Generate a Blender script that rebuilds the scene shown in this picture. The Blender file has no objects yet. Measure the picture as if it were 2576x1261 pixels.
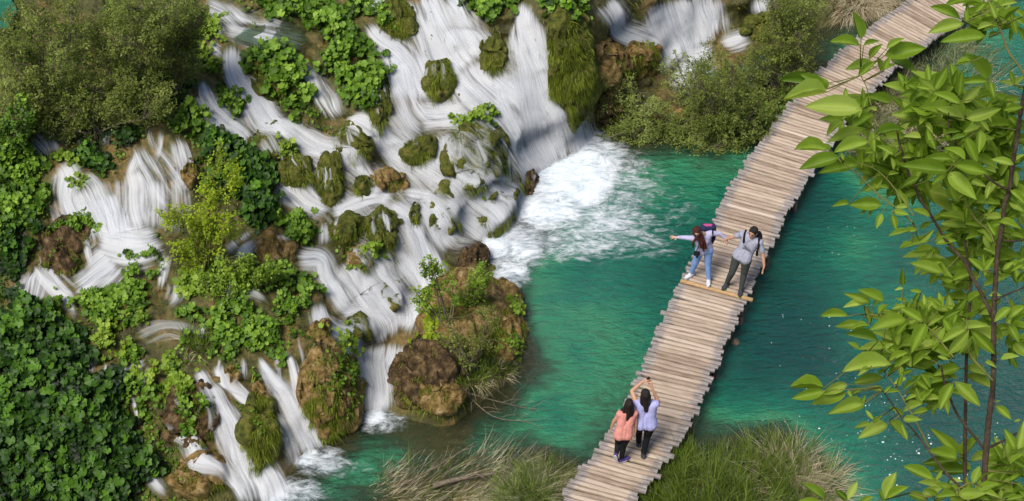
import bpy, math, random
import numpy as np
from mathutils import Vector, Matrix
R = math.radians
rng = np.random.default_rng(7)
random.seed(7)
scene = bpy.context.scene

# ------------------------------------------------------------------ camera, light, exposure
PITCH = 43.0
CAM = np.array([0.0, -25.6, 23.9])
F_PX = 4226.0                                   # focal length for a 2576 px wide picture
cam_d = bpy.data.cameras.new("camera"); cam = bpy.data.objects.new("camera", cam_d)
scene.collection.objects.link(cam); scene.camera = cam
cam.location = CAM; cam.rotation_euler = (R(90 - PITCH), 0, 0)
cam_d.sensor_width = 36; cam_d.lens = 36 * F_PX / 2576
cam_d.clip_start = 0.1; cam_d.clip_end = 500

SUN_EL, SUN_AZ = 58.0, -142.0                    # azimuth from +Y towards +X
world = bpy.data.worlds.new("World"); scene.world = world; world.use_nodes = True
wn = world.node_tree.nodes; wl = world.node_tree.links
sky = wn.new('ShaderNodeTexSky'); sky.sky_type = 'NISHITA'; sky.sun_disc = False
sky.sun_elevation = R(SUN_EL); sky.sun_rotation = R(SUN_AZ)
wl.new(sky.outputs[0], wn['Background'].inputs[0]); wn['Background'].inputs[1].default_value = 0.08
sun_d = bpy.data.lights.new("sun", 'SUN'); sun_d.energy = 2.8; sun_d.angle = R(24); sun_d.color = (1, .945, .86)
sun = bpy.data.objects.new("sun", sun_d); scene.collection.objects.link(sun)
sd = Vector((math.sin(R(SUN_AZ)) * math.cos(R(SUN_EL)), math.cos(R(SUN_AZ)) * math.cos(R(SUN_EL)), math.sin(R(SUN_EL))))
sun.rotation_euler = sd.to_track_quat('Z', 'Y').to_euler()
scene.view_settings.view_transform = 'Standard'; scene.view_settings.look = 'None'
scene.view_settings.gamma = 1; scene.view_settings.exposure = 0.55
scene.render.engine = 'CYCLES'
scene.cycles.transparent_max_bounces = 32
scene.cycles.max_bounces = 6

# ------------------------------------------------------------------ photo point -> world helpers
cp, sp = math.cos(R(PITCH)), math.sin(R(PITCH))
def ray(u, v):
    u = np.asarray(u, float); v = np.asarray(v, float)
    a = u - 1288.0; b = 630.5 - v
    return np.stack([a + 0 * b, F_PX * cp + b * sp + 0 * a, -F_PX * sp + b * cp + 0 * a], -1)
def on_z(u, v, z):
    d = ray(u, v); t = (z - CAM[2]) / d[..., 2]
    return CAM + d * t[..., None]
def on_y(u, v, y):
    d = ray(u, v); t = (y - CAM[1]) / d[..., 1]
    return CAM + d * t[..., None]
def at_dist(u, v, dist):
    d = ray(u, v); d = d / np.linalg.norm(d, axis=-1, keepdims=True)
    return CAM + d * np.asarray(dist)[..., None]

def _hash(ix, iy, iz):
    n = (ix * 374761393 + iy * 668265263 + iz * 1274126177) & 0x7fffffff
    n = ((n ^ (n >> 13)) * 1103515245 + 12345) & 0x7fffffff
    n = ((n ^ (n >> 16)) * 2246822519) & 0x7fffffff
    return (n & 0xffff) / 65535.0
def vnoise(p):
    i = np.floor(p).astype(np.int64); f = p - i; f = f * f * (3 - 2 * f)
    r = 0
    for dx in (0, 1):
        for dy in (0, 1):
            for dz in (0, 1):
                w = (f[..., 0] if dx else 1 - f[..., 0]) * (f[..., 1] if dy else 1 - f[..., 1]) * (f[..., 2] if dz else 1 - f[..., 2])
                r = r + w * _hash(i[..., 0] + dx, i[..., 1] + dy, i[..., 2] + dz)
    return r * 2 - 1
def fbm(p, o=4):
    s = 0; a = 1.0; q = np.array(p, float)
    for _ in range(o):
        s = s + a * vnoise(q); q = q * 2.03 + 17.3; a *= .5
    return s

# ------------------------------------------------------------------ object helpers
def tag(o, label=None, cat=None, group=None, kind=None):
    if label: o['label'] = label
    if cat: o['category'] = cat
    if group: o['group'] = group
    if kind: o['kind'] = kind
    return o
def empty(name, loc, label, cat, group=None):
    o = bpy.data.objects.new(name, None); scene.collection.objects.link(o)
    o.location = tuple(map(float, loc)); o.empty_display_size = .1
    return tag(o, label, cat, group)

class Acc:
    """collects geometry and links it as ONE mesh object"""
    def __init__(s): s.v = []; s.f = []; s.t = []; s.m = []; s.n = 0; s.uv = []; s.nv = []
    def add(s, v, f, tint=0.5, mat=0, uv=None):
        v = np.asarray(v, float).reshape(-1, 3); f = np.asarray(f, int)
        s.v.append(v); s.f.append((f + s.n, mat)); s.n += len(v)
        t = np.full(len(v), tint, float) if np.isscalar(tint) else np.asarray(tint, float)
        s.t.append(t); s.uv.append(np.zeros((len(v), 2)) if uv is None else uv)
        return s
    def tube(s, pts, rad, sides=6, tint=.5, mat=0):
        P = np.asarray(pts, float); n = len(P); rad = np.broadcast_to(np.asarray(rad, float), (n,))
        T = np.gradient(P, axis=0); T /= np.linalg.norm(T, axis=1, keepdims=True) + 1e-9
        ref = np.array([0, 0, 1.]) if abs(T[:, 2].mean()) < .8 else np.array([1., 0, 0])
        A = np.cross(T, ref); A /= np.linalg.norm(A, axis=1, keepdims=True) + 1e-9
        B = np.cross(T, A); a = np.arange(sides) * 2 * np.pi / sides
        V = P[:, None] + rad[:, None, None] * (A[:, None] * np.cos(a)[None, :, None] + B[:, None] * np.sin(a)[None, :, None])
        i = np.arange(n - 1)[:, None] * sides; j = np.arange(sides)[None]; k = (j + 1) % sides
        F = np.stack([i + j, i + k, i + sides + k, i + sides + j], -1).reshape(-1, 4)
        s.add(V.reshape(-1, 3), F, tint, mat)
        c = np.arange(sides)
        s.f.append((np.array([c[::-1]]) + s.n - n * sides, mat)); s.f.append((np.array([c]) + s.n - sides, mat))
        return s
    def build(s, name, mats, parent=None, smooth=True, world_loc=None):
        me = bpy.data.meshes.new(name)
        V = np.concatenate(s.v) if s.v else np.zeros((0, 3))
        if world_loc is not None: V = V - np.asarray(world_loc)
        loops = np.concatenate([f.ravel() for f, m in s.f]); tot = np.concatenate([np.full(len(f), f.shape[1]) for f, m in s.f])
        mi = np.concatenate([np.full(len(f), m) for f, m in s.f])
        me.vertices.add(len(V)); me.vertices.foreach_set('co', V.ravel())
        me.loops.add(len(loops)); me.loops.foreach_set('vertex_index', loops)
        me.polygons.add(len(tot)); st = np.concatenate([[0], np.cumsum(tot)[:-1]])
        me.polygons.foreach_set('loop_start', st); me.polygons.foreach_set('loop_total', tot)
        me.polygons.foreach_set('material_index', mi); me.polygons.foreach_set('use_smooth', np.full(len(tot), smooth))
        a = me.attributes.new('tint', 'FLOAT', 'POINT'); a.data.foreach_set('value', np.concatenate(s.t))
        uv = np.concatenate(s.uv)
        b = me.attributes.new('flow', 'FLOAT_VECTOR', 'POINT')
        b.data.foreach_set('vector', np.concatenate([uv, np.zeros((len(uv), 1))], 1).ravel())
        if s.nv:
            c = me.attributes.new('soft_normal', 'FLOAT_VECTOR', 'POINT'); c.data.foreach_set('vector', np.concatenate(s.nv).ravel())
        me.update(calc_edges=True); me.validate()
        for m in (mats if isinstance(mats, (list, tuple)) else [mats]): me.materials.append(m)
        o = bpy.data.objects.new(name, me); scene.collection.objects.link(o)
        if parent is not None: o.parent = parent
        return o

def unit(a): return a / (np.linalg.norm(a, axis=-1, keepdims=True) + 1e-9)
def inst(acc, tv, tf, pos, nrm, dr, size, tint, mat=0, width=None):
    """copies a leaf template (x = along, y = across, z = normal) to every position"""
    N = len(pos)
    if N == 0: return
    n = unit(nrm); x = unit(dr - n * (dr * n).sum(-1, keepdims=True)); y = np.cross(n, x)
    w = size if width is None else width
    V = pos[:, None] + size[:, None, None] * tv[None, :, 0:1] * x[:, None] + w[:, None, None] * tv[None, :, 1:2] * y[:, None] + size[:, None, None] * tv[None, :, 2:3] * n[:, None]
    F = tf[None] + (np.arange(N) * len(tv))[:, None, None]
    acc.add(V.reshape(-1, 3), F.reshape(-1, tf.shape[1]), np.repeat(tint, len(tv)), mat)
# leaf templates
_a = np.linspace(0.25, 2 * np.pi - 0.25, 12); _r = .5 * (1 + .16 * np.cos(_a * 5.5 + .6)) 
ROUND_V = np.array([[0.08, 0, -.02]] + [[-.06 - r * math.cos(a) * 1.0 + .06, r * math.sin(a), .13 + .09 * math.sin(a * 4)] for a, r in zip(np.pi - _a, _r)])
ROUND_V[:, 0] *= -1
ROUND_F = np.array([[0, i, i + 1] for i in range(1, 12)])
WIL_V = np.array([[0, 0, 0], [.45, .5, .05], [1, 0, -.08], [.45, -.5, .05]]); WIL_F = np.array([[0, 1, 2, 3]])
OV_V = np.array([[0, 0, 0], [.25, .42, .10], [.6, .45, .08], [1, 0, -.12], [.6, -.45, .08], [.25, -.42, .10], [.45, 0, .02]])
OV_F = np.array([[0, 1, 6], [1, 2, 6], [2, 3, 6], [3, 4, 6], [4, 5, 6], [5, 0, 6]])

def blades(acc, base, dirv, length, width, droop, tint, segs=4, mat=0):
    """tapered bent strips; droop is a vector added with the square of the distance along the blade"""
    N = len(base)
    if N == 0: return
    side = unit(np.cross(dirv, rng.normal(size=(N, 3)))); t = np.linspace(0, 1, segs + 1)
    c = base[:, None] + dirv[:, None] * (t[None, :, None] * length[:, None, None]) + droop[:, None] * (t[None, :, None] ** 2 * length[:, None, None])
    w = (width[:, None] * (1 - t[None] ** 1.7 * .9))[..., None] * .5
    V = np.stack([c - side[:, None] * w, c + side[:, None] * w], 2).reshape(N, -1, 3)
    f = np.array([[2 * i, 2 * i + 1, 2 * i + 3, 2 * i + 2] for i in range(segs)])
    F = f[None] + (np.arange(N) * 2 * (segs + 1))[:, None, None]
    acc.add(V.reshape(-1, 3), F.reshape(-1, 4), np.repeat(tint, 2 * (segs + 1)), mat)

# ------------------------------------------------------------------ materials
def mat_new(name):
    m = bpy.data.materials.new(name); m.use_nodes = True
    nt = m.node_tree; nt.nodes.clear(); return m, nt.nodes, nt.links
def ramp(n, l, fac, stops):
    r = n.new('ShaderNodeValToRGB'); e = r.color_ramp.elements
    while len(e) < len(stops): e.new(.5)
    for k, (p, c) in enumerate(stops): e[k].position = p; e[k].color = (*c, 1)
    l.new(fac, r.inputs[0]); return r.outputs[0]
def math_n(n, l, op, a, b=None, c=None, clamp=False):
    m = n.new('ShaderNodeMath'); m.operation = op; m.use_clamp = clamp
    for k, x in enumerate((a, b, c)):
        if x is None: continue
        if isinstance(x, (int, float)): m.inputs[k].default_value = x
        else: l.new(x, m.inputs[k])
    return m.outputs[0]
def noise_n(n, l, vec, scale, detail=4, rough=.55, dist=0):
    t = n.new('ShaderNodeTexNoise'); t.inputs['Scale'].default_value = scale; t.inputs['Detail'].default_value = detail
    t.inputs['Roughness'].default_value = rough; t.inputs['Distortion'].default_value = dist
    if vec is not None: l.new(vec, t.inputs['Vector'])
    return t.outputs[0]
def mapr(n, l, x, a, b, c=0, d=1, smooth=True):
    m = n.new('ShaderNodeMapRange'); m.interpolation_type = 'SMOOTHSTEP' if smooth else 'LINEAR'
    l.new(x, m.inputs[0])
    for k, q in zip((1, 2, 3, 4), (a, b, c, d)): m.inputs[k].default_value = q
    return m.outputs[0]
def leaf_mat(name, dark, mid, light, transl=.3, rough=.5, spec=.3):
    m, n, l = mat_new(name)
    at = n.new('ShaderNodeAttribute'); at.attribute_name = 'tint'
    geo = n.new('ShaderNodeNewGeometry')
    f = math_n(n, l, 'ADD', at.outputs['Fac'], math_n(n, l, 'MULTIPLY', math_n(n, l, 'SUBTRACT', noise_n(n, l, geo.outputs['Position'], 3.0, 3), .5), .5))
    col = ramp(n, l, f, [(0.05, dark), (.5, mid), (.95, light)])
    p = n.new('ShaderNodeBsdfPrincipled'); l.new(col, p.inputs['Base Color']); p.inputs['Roughness'].default_value = rough
    p.inputs['Specular IOR Level'].default_value = spec
    tr = n.new('ShaderNodeBsdfTranslucent'); hs = n.new('ShaderNodeHueSaturation'); hs.inputs['Value'].default_value = 1.3; hs.inputs['Hue'].default_value = .485
    l.new(col, hs.inputs['Color']); l.new(hs.outputs[0], tr.inputs['Color'])
    mx = n.new('ShaderNodeMixShader'); mx.inputs[0].default_value = transl
    l.new(p.outputs[0], mx.inputs[1]); l.new(tr.outputs[0], mx.inputs[2])
    o = n.new('ShaderNodeOutputMaterial'); l.new(mx.outputs[0], o.inputs[0]); return m
def plain_mat(name, stops, scale=6, rough=.8, bump=.4, bscale=None, spec=.3, stretch=None, tint=0.0, detail=6, bdist=.03):
    m, n, l = mat_new(name)
    tc = n.new('ShaderNodeTexCoord'); vec = tc.outputs['Object']
    if stretch:
        mp = n.new('ShaderNodeMapping'); mp.inputs['Scale'].default_value = stretch; l.new(vec, mp.inputs[0]); vec = mp.outputs[0]
    f = noise_n(n, l, vec, scale, detail)
    if tint:
        at = n.new('ShaderNodeAttribute'); at.attribute_name = 'tint'
        f = math_n(n, l, 'ADD', f, math_n(n, l, 'MULTIPLY', math_n(n, l, 'SUBTRACT', at.outputs['Fac'], .5), tint))
    p = n.new('ShaderNodeBsdfPrincipled'); l.new(ramp(n, l, f, stops), p.inputs['Base Color'])
    p.inputs['Roughness'].default_value = rough; p.inputs['Specular IOR Level'].default_value = spec
    if bump:
        b = n.new('ShaderNodeBump'); b.inputs['Strength'].default_value = bump; b.inputs['Distance'].default_value = bdist
        l.new(noise_n(n, l, vec, bscale or scale * 3, 6, .65), b.inputs['Height']); l.new(b.outputs[0], p.inputs['Normal'])
    o = n.new('ShaderNodeOutputMaterial'); l.new(p.outputs[0], o.inputs[0]); return m
M = {}
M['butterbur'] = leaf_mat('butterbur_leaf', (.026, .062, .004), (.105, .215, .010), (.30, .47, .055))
M['butterbur_light'] = leaf_mat('pale_leaf', (.06, .12, .008), (.18, .29, .018), (.36, .48, .06))
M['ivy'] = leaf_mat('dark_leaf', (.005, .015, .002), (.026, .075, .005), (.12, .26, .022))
M['willow'] = leaf_mat('willow_leaf', (.065, .09, .010), (.17, .21, .032), (.32, .38, .09), rough=.65)
M['willow_grey'] = leaf_mat('grey_willow_leaf', (.09, .13, .02), (.24, .30, .06), (.42, .48, .16), rough=.6)
M['yellow'] = leaf_mat('yellow_leaf', (.11, .17, .006), (.27, .37, .012), (.46, .56, .035), transl=.4)
M['ash'] = leaf_mat('ash_leaf', (.055, .13, .012), (.12, .25, .022), (.21, .36, .05), transl=.38, rough=.42, spec=.35)
M['moss'] = leaf_mat('moss_blade', (.05, .065, .006), (.16, .20, .018), (.34, .38, .07), transl=.25, rough=.8, spec=.1)
M['grass'] = leaf_mat('reed_green', (.05, .08, .010), (.13, .20, .022), (.26, .36, .05), transl=.25)
M['dry'] = leaf_mat('reed_dry', (.18, .13, .06), (.42, .34, .20), (.72, .64, .45), transl=.15, rough=.7)
M['sedge'] = leaf_mat('sedge_grey', (.06, .075, .022), (.19, .215, .085), (.44, .44, .25), transl=.2, rough=.7)
M['stem'] = plain_mat('stem', [(.3, (.10, .14, .03)), (.7, (.2, .2, .06))], 20, bump=0)
M['bark'] = plain_mat('bark', [(.3, (.030, .020, .012)), (.55, (.075, .050, .032)), (.8, (.15, .115, .08))], 30, bump=.6, bscale=90)
M['twig'] = plain_mat('twig', [(.3, (.10, .075, .05)), (.7, (.26, .21, .15))], 25, bump=.3)
M['greentwig'] = plain_mat('young_twig', [(.3, (.10, .12, .025)), (.7, (.19, .17, .05))], 25, bump=.2)
M['rock_moss'] = plain_mat('mossy_tufa', [(.30, (.04, .032, .010)), (.43, (.085, .10, .012)), (.56, (.14, .15, .02)), (.72, (.26, .19, .06))], 7, bump=1.0, bscale=11, bdist=.12, detail=10)
M['rock_ochre'] = plain_mat('ochre_tufa', [(.28, (.06, .040, .012)), (.45, (.20, .13, .035)), (.60, (.38, .25, .095)), (.75, (.52, .42, .25))], 7, bump=1.0, bscale=11, bdist=.12, detail=10)
M['rock_brown'] = plain_mat('brown_tufa', [(.32, (.02, .013, .007)), (.46, (.075, .045, .018)), (.58, (.17, .105, .045)), (.75, (.33, .24, .13))], 7, bump=1.0, bscale=11, bdist=.12, detail=10)
# ------------------------------------------------------------------ terrain heights (photo u, v, height in metres)
CT = """-300 0 3.9;-300 300 3.5;-300 700 2.2;-300 1000 1.5;-300 1400 .4;0 0 3.9;250 0 3.9;0 250 3.5;0 400 3.2;0 600 2.5;250 200 3.6;450 150 3.65;540 30 3.7;620 80 3.65;700 90 3.65;800 60 3.7
580 150 3.5;640 250 3.05;700 320 2.7;550 250 3.2;500 240 3.3;580 320 2.95;640 400 2.5;700 430 2.25;750 160 3.4;830 260 2.9;860 330 2.5;950 370 2.2;790 400 2.3;700 470 2.15;800 520 1.8;900 540 1.6
760 620 1.7;650 620 2.0;600 600 2.1;550 700 1.95;700 700 1.75;640 800 1.75;500 760 1.9;820 640 1.45;900 700 1.1;850 800 1.05;800 800 1.4;1000 600 1.1;1000 700 .75;950 760 .75;1060 740 .3;1040 820 .2
1000 880 .12;950 950 .08;930 1040 .0;900 860 .6;1100 620 .75;1150 600 .52;1200 560 .45;1230 630 .02;1290 560 .08;1330 500 .03;1300 480 .2;1000 450 1.65;1100 450 1.5;1180 470 1.25;1250 460 .9
1000 330 2.35;1060 330 2.2;1150 320 2.1;1230 290 2.1;1020 270 2.6;960 200 3.0;1000 150 3.15;900 120 3.4;930 300 2.75;1060 60 3.5;1100 0 3.8;1160 20 3.7;1150 130 2.9;1180 200 2.6;1280 220 2.4
1320 20 3.75;1300 100 3.2;1350 150 2.75;1380 250 1.75;1400 350 .75;1440 390 .1;1380 415 .05;1320 350 1.05;1400 60 3.6;1450 0 3.6;1450 150 2.4;1480 250 1.3;1500 320 .2;1540 100 2.1;1530 250 .8
1560 0 3.0;1620 60 2.0;1600 180 .9;1640 260 .5;1700 0 2.0;1720 100 .95;1730 160 .5;1700 220 .45;1780 120 .5;1820 110 .55;1900 70 .6;1930 30 .9;1650 285 .45;1780 285 .45;1700 345 .0;1850 0 1.3;1960 0 .9
2150 0 .45;2100 40 .3;2050 100 .05;1950 200 .35;1900 300 .12;1800 355 .0;1850 400 -.35;1950 350 -.3;1850 200 .4;2000 150 .2;2150 110 -.3;2050 260 -.2
2250 250 .15;2150 350 .08;2300 150 .05;2350 350 .05;2250 350 .1;2180 430 -.1;2420 350 -.1;2500 300 -1.2;2450 180 -.9;2480 420 -1.6
1500 700 -1.3;1450 900 -1.0;1200 1110 -.7;1600 500 -1.1;1900 950 -2.4;2300 600 -1.8;2250 800 -1.3;2120 640 -1.1;2300 1100 -2.4;1000 1150 -.6;900 1200 -.6;1350 800 -.7;1700 420 -.8;1480 800 -.8;1620 860 -.9;1540 1000 -.8;1400 1050 -1.0;1750 600 -1.6;1950 550 -2.2;2050 500 -2.6;2060 900 -2.7;2500 700 -2.4;2500 1000 -2.6;2700 600 -2.5;2800 1100 -2.5
730 1210 .0;870 1090 .0;960 1065 .0;1000 1050 .05;1150 1070 .02;1240 1000 .03;1320 900 .02;1325 800 -.05;1290 720 .03;1240 660 .12;1180 650 .35;1080 900 .7;1150 900 .8;1150 800 .65;1220 760 .4;1050 980 .45;1240 880 .3
690 1160 .4;640 1050 .95;600 930 1.5;520 930 1.55;450 1000 1.3;400 1090 .95;360 1180 .6;400 1261 .35;560 1200 .4;760 900 1.5;800 860 1.5;830 990 .7;840 1100 .0;900 1000 .35;760 1000 1.0
300 950 1.45;400 840 1.75;250 870 1.75;150 800 1.8;50 770 1.9;0 900 1.4;0 1260 .4;150 1150 .75;100 1000 1.3;200 700 2.1;350 640 2.2;60 740 2.0;130 360 3.2;250 330 3.3;400 330 3.3;470 330 3.3;150 600 2.35;280 610 2.25;400 600 2.3;430 520 2.6;200 480 2.85;350 480 2.85
1700 1200 .2;1900 1200 .15;1800 1261 .2;2050 1261 .08;1650 1150 .1;1950 1080 -.25;2080 1180 -.4;1500 1240 .08;1200 1250 .1;1000 1270 .05;1300 1190 .02;1420 1200 .02;1500 1150 -.2
-300 -300 4.3;300 -300 4.2;900 -300 4.3;1300 -300 4.2;1700 -300 4.2;2100 -300 1.2;2500 -250 .3;2900 0 -1.2;2500 -50 -.8;3000 -300 0
0 1500 .1;400 1500 .1;700 1420 -.4;1000 1450 .2;1400 1500 .25;1900 1500 .25;2300 1450 -1.5;2900 1500 -2.0;3000 600 -2.5"""
ct = np.array([[float(x) for x in p.split()] for ln in CT.split('\n') for p in ln.split(';')])
def tps(P, q, lam):
    def U(r2): return np.where(r2 > 0, r2 * np.log(r2 + 1e-12), 0) * .5
    n = len(P); s = 1 / 800.
    A = P[:, :2] * s; K = U(((A[:, None] - A[None]) ** 2).sum(-1)) + lam * np.eye(n)
    Q = np.c_[np.ones(n), A]; L = np.zeros((n + 3, n + 3)); L[:n, :n] = K; L[:n, n:] = Q; L[n:, :n] = Q.T
    w = np.linalg.solve(L, np.r_[P[:, 2], 0, 0, 0]); B = q * s; out = np.empty(len(B))
    for i in range(0, len(B), 20000):
        b = B[i:i + 20000]; out[i:i + 20000] = U(((b[:, None] - A[None]) ** 2).sum(-1)) @ w[:n] + w[n] + b @ w[n + 1:]
    return out
GS = 5.0
gu = np.arange(-420, 3000, GS); gv = np.arange(-330, 1560, GS)
cu_, cv_ = np.meshgrid(gu[::4], gv[::4])
zc = tps(ct, np.c_[cu_.ravel(), cv_.ravel()], .0006).reshape(cu_.shape)
def bil(A, u, v, u0, v0, s):
    x = np.clip((np.asarray(u, float) - u0) / s, 0, A.shape[1] - 1.001); y = np.clip((np.asarray(v, float) - v0) / s, 0, A.shape[0] - 1.001)
    i = x.astype(int); j = y.astype(int); fx = x - i; fy = y - j
    if A.ndim == 3: fx = fx[..., None]; fy = fy[..., None]
    return (A[j, i] * (1 - fx) + A[j, i + 1] * fx) * (1 - fy) + (A[j + 1, i] * (1 - fx) + A[j + 1, i + 1] * fx) * fy
GU, GV = np.meshgrid(gu, gv)
z0 = bil(zc, GU, GV, gu[0], gv[0], GS * 4)
zs_ = z0.copy()
# terraces: a soft staircase with wandering steps on the cascade slope
q = np.stack([GU / 260, GV / 260, GU * 0], -1); st = .42
t = z0 / st + 1.0 * vnoise(q * 1.6) + .5 * vnoise(q * 5) ; fr = t - np.floor(t); sm = np.clip((fr - .55) / .38, 0, 1); sm = sm * sm * (3 - 2 * sm)
amp = np.clip((z0 - .15) / .4, 0, 1) * .26
z0 = z0 + amp * st * (sm - fr + .1)
P0 = on_z(GU, GV, z0)
# keep the ground from folding back over itself
y = P0[..., 1].copy(); yy = y[::-1]; yy = np.maximum.accumulate(yy + 0, axis=0); yy = yy + np.arange(len(gv))[:, None] * .0006
P0 = on_y(GU, GV, yy[::-1])
def normals(P):
    a = np.gradient(P, axis=1); b = np.gradient(P, axis=0); n = np.cross(b, a); n = unit(n)
    return np.where(n[..., 1:2] * 0 + (n * (CAM - P)).sum(-1, keepdims=True) < 0, -n, n)
N0 = normals(P0)
Ns_ = normals(on_z(GU, GV, zs_)); Nsoft = unit(N0 * .25 + Ns_)
land = np.clip((P0[..., 2] + .05) / .25, 0, 1)[..., None]
disp = (.13 * fbm(P0 * 1.6, 4) + .06 * np.abs(fbm(P0 * 5.5 + 9, 3)))[..., None]
P1 = P0 + N0 * disp * (.25 + .75 * land)
# rock domes: u, v, half width, half height, bulge (m), material, moss, label
ROCKS = [
 (1100, 208, 40, 54, .32, 'rock_moss', 1.2, 'small mossy hump with grass between two white falls near the top'),
 (1052, 382, 44, 34, .30, 'rock_moss', 1, 'round dark green moss cushion left of the leafy mound with thin water threads'),
 (893, 362, 50, 46, .34, 'rock_moss', .7, 'grassy hump with water veiled over its top below the tall round leaved clump'),
 (828, 458, 38, 62, .34, 'rock_moss', 1, 'tall mossy knob standing in the middle of the cascade with ochre top'),
 (910, 470, 22, 28, .18, 'rock_moss', .9, 'small green moss knob right of the tall mossy knob'),
 (738, 432, 44, 40, .28, 'rock_moss', 1, 'dark moss cushion at the right edge of the large dark leaf mass'),
 (690, 362, 62, 44, .26, 'rock_moss', .8, 'mossy lip with thin parallel water threads above the dark moss cushion'),
 (980, 456, 48, 32, .24, 'rock_ochre', .3, 'bare orange tufa hump wet by the cascade at mid height'),
 (870, 582, 40, 38, .32, 'rock_moss', 1.2, 'round moss ball left of the taller moss ball in the lower cascade'),
 (957, 582, 42, 54, .34, 'rock_moss', 1.2, 'taller grassy moss ball beside the round moss ball in the lower cascade'),
 (1038, 545, 16, 34, .16, 'rock_moss', .8, 'narrow brown moss knob between two streams'),
 (1116, 530, 42, 62, .28, 'rock_moss', 1, 'slanting grassy ridge parting the water above the lower pool edge'),
 (1242, 540, 48, 56, .30, 'rock_moss', .8, 'grassy boulder veiled by water right at the foam edge'),
 (1190, 395, 72, 92, .40, 'rock_moss', 1, 'broad mossy mound crowned with small leaves and streaked by water threads'),
 (1280, 445, 32, 62, .26, 'rock_moss', 1.2, 'steep green mossy buttress on the right flank of the broad mound'),
 (1325, 462, 28, 34, .24, 'rock_brown', 0, 'bare brown rock at the foam beside the mossy buttress'),
 (1240, 140, 32, 50, .24, 'rock_moss', .9, 'ochre and green rib between the two biggest falls'),
 (1432, 170, 62, 138, .34, 'rock_moss', 1.4, 'tall green moss wall right of the pointed waterfall'),
 (1533, 165, 44, 62, .36, 'rock_ochre', .5, 'orange brown tufa column right of the green moss wall'),
 (1610, 150, 46, 52, .34, 'rock_ochre', .9, 'rounded rock with moss half under the upper right fall'),
 (1530, 270, 34, 44, .24, 'rock_brown', .5, 'brown rock foot under the orange tufa column'),
 (1455, 268, 26, 46, .20, 'rock_ochre', .6, 'ochre mossy lump at the base of the green moss wall'),
 (1000, 55, 44, 52, .22, 'rock_moss', .8, 'mossy step left of the widest fall at the top'),
 (950, 250, 30, 75, .22, 'rock_moss', 1, 'dark mossy flank right of the tall round leaved clump'),
 (905, 655, 34, 36, .22, 'rock_ochre', .8, 'ochre and moss hump above the lower silky fall'),
 (985, 740, 30, 40, .20, 'rock_moss', .6, 'low mossy rib with a dead twig lying on it in the lower fall'),
 (895, 832, 36, 34, .26, 'rock_moss', 1, 'yellow green moss cushion in the lower silky fall'),
 (830, 985, 72, 120, .46, 'rock_ochre', 1.2, 'tall brown tufa column with hanging moss beside the lower pool'),
 (655, 1080, 44, 96, .36, 'rock_moss', 1.2, 'long mossy brown column between the two lowest left falls'),
 (480, 1050, 60, 90, .30, 'rock_brown', .8, 'shaded brown cliff face with moss at the bottom left'),
 (500, 1200, 70, 55, .30, 'rock_ochre', .6, 'ochre boulder at the bottom edge between thin falls'),
 (590, 942, 24, 22, .20, 'rock_ochre', .3, 'small round orange stone at the lip of the lower left fall'),
 (660, 985, 24, 24, .18, 'rock_ochre', .3, 'small ochre knob between the lower left streams'),
 (800, 835, 26, 26, .24, 'rock_ochre', .3, 'round ochre stone at the top of the tall tufa column'),
 (690, 632, 60, 34, .26, 'rock_ochre', .1, 'smooth bare ochre rock ledge right of the yellow green tree'),
 (1190, 655, 34, 38, .36, 'rock_brown', 0, 'dark round rock at the top of the pool islet'),
 (1030, 965, 52, 62, .34, 'rock_brown', .1, 'left crag of rugged brown tufa on the near side of the pool islet'),
 (1092, 925, 62, 62, .40, 'rock_brown', .3, 'upper crag of brown tufa in the middle of the pool islet'),
 (1105, 995, 58, 42, .30, 'rock_ochre', .35, 'low lighter crag at the water line of the pool islet'),
 (1165, 800, 105, 120, .36, 'rock_ochre', 1.0, 'mossy brown back of the pool islet'),
 (1275, 810, 42, 90, .22, 'rock_ochre', .8, 'ochre grassy shore on the right side of the pool islet'),
 (1700, 305, 72, 30, .26, 'rock_ochre', .7, 'low ochre ledge holding back the upper right basin'),
 (1930, 75, 60, 40, .22, 'rock_moss', .6, 'brown mossy bank behind the willow bushes'),
 (160, 600, 60, 50, .24, 'rock_brown', .4, 'brown wet rock beside the left basin'),
 (478, 440, 20, 34, .2, 'rock_ochre', .2, 'orange brown rock at the right end of the left falls'),
 (150, 655, 50, 40, .22, 'rock_brown', .5, 'dark rock with hanging weed over the left basin'),
 (700, 200, 60, 60, .2, 'rock_moss', .5, 'mossy hump under the round leaves near the top'),
]
bump = np.zeros(GU.shape)
for (cu, cv, ru, rv, h, m_, ms, lb) in ROCKS:
    r2 = ((GU - cu) / ru) ** 2 + ((GV - cv) / rv) ** 2
    r2 = r2 * (1 + .25 * vnoise(np.stack([GU / 30 + cu, GV / 30, GU * 0 + cv], -1)))
    bump = np.maximum(bump, h * np.sqrt(np.clip(1 - r2, 0, 1)))
dome_n = unit(N0 * .7 + np.array([0, -.35, .6]))
P2 = P1 + dome_n * (bump + .05 * fbm(P0 * 4 + 3, 3) * (bump > 0))[..., None]
VEIL = {893, 690, 1190, 1242, 1280, 480, 500, 590, 660, 905, 985, 895, 1116}
bv = np.zeros(GU.shape)
for (cu, cv, ru, rv, h, m_, ms, lb) in ROCKS:
    if cu in VEIL: bv = np.maximum(bv, (h + .03) * np.sqrt(np.clip(1 - ((GU - cu) / ru / 1.08) ** 2 - ((GV - cv) / rv / 1.08) ** 2, 0, 1)))
Pv = P1 + dome_n * bv[..., None]
def SV(u, v): return bil(Pv, u, v, gu[0], gv[0], GS)
def NSS(u, v): return unit(bil(Nsoft, u, v, gu[0], gv[0], GS))
def S(u, v): return bil(P1, u, v, gu[0], gv[0], GS)
def S2(u, v): return bil(P2, u, v, gu[0], gv[0], GS)
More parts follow.
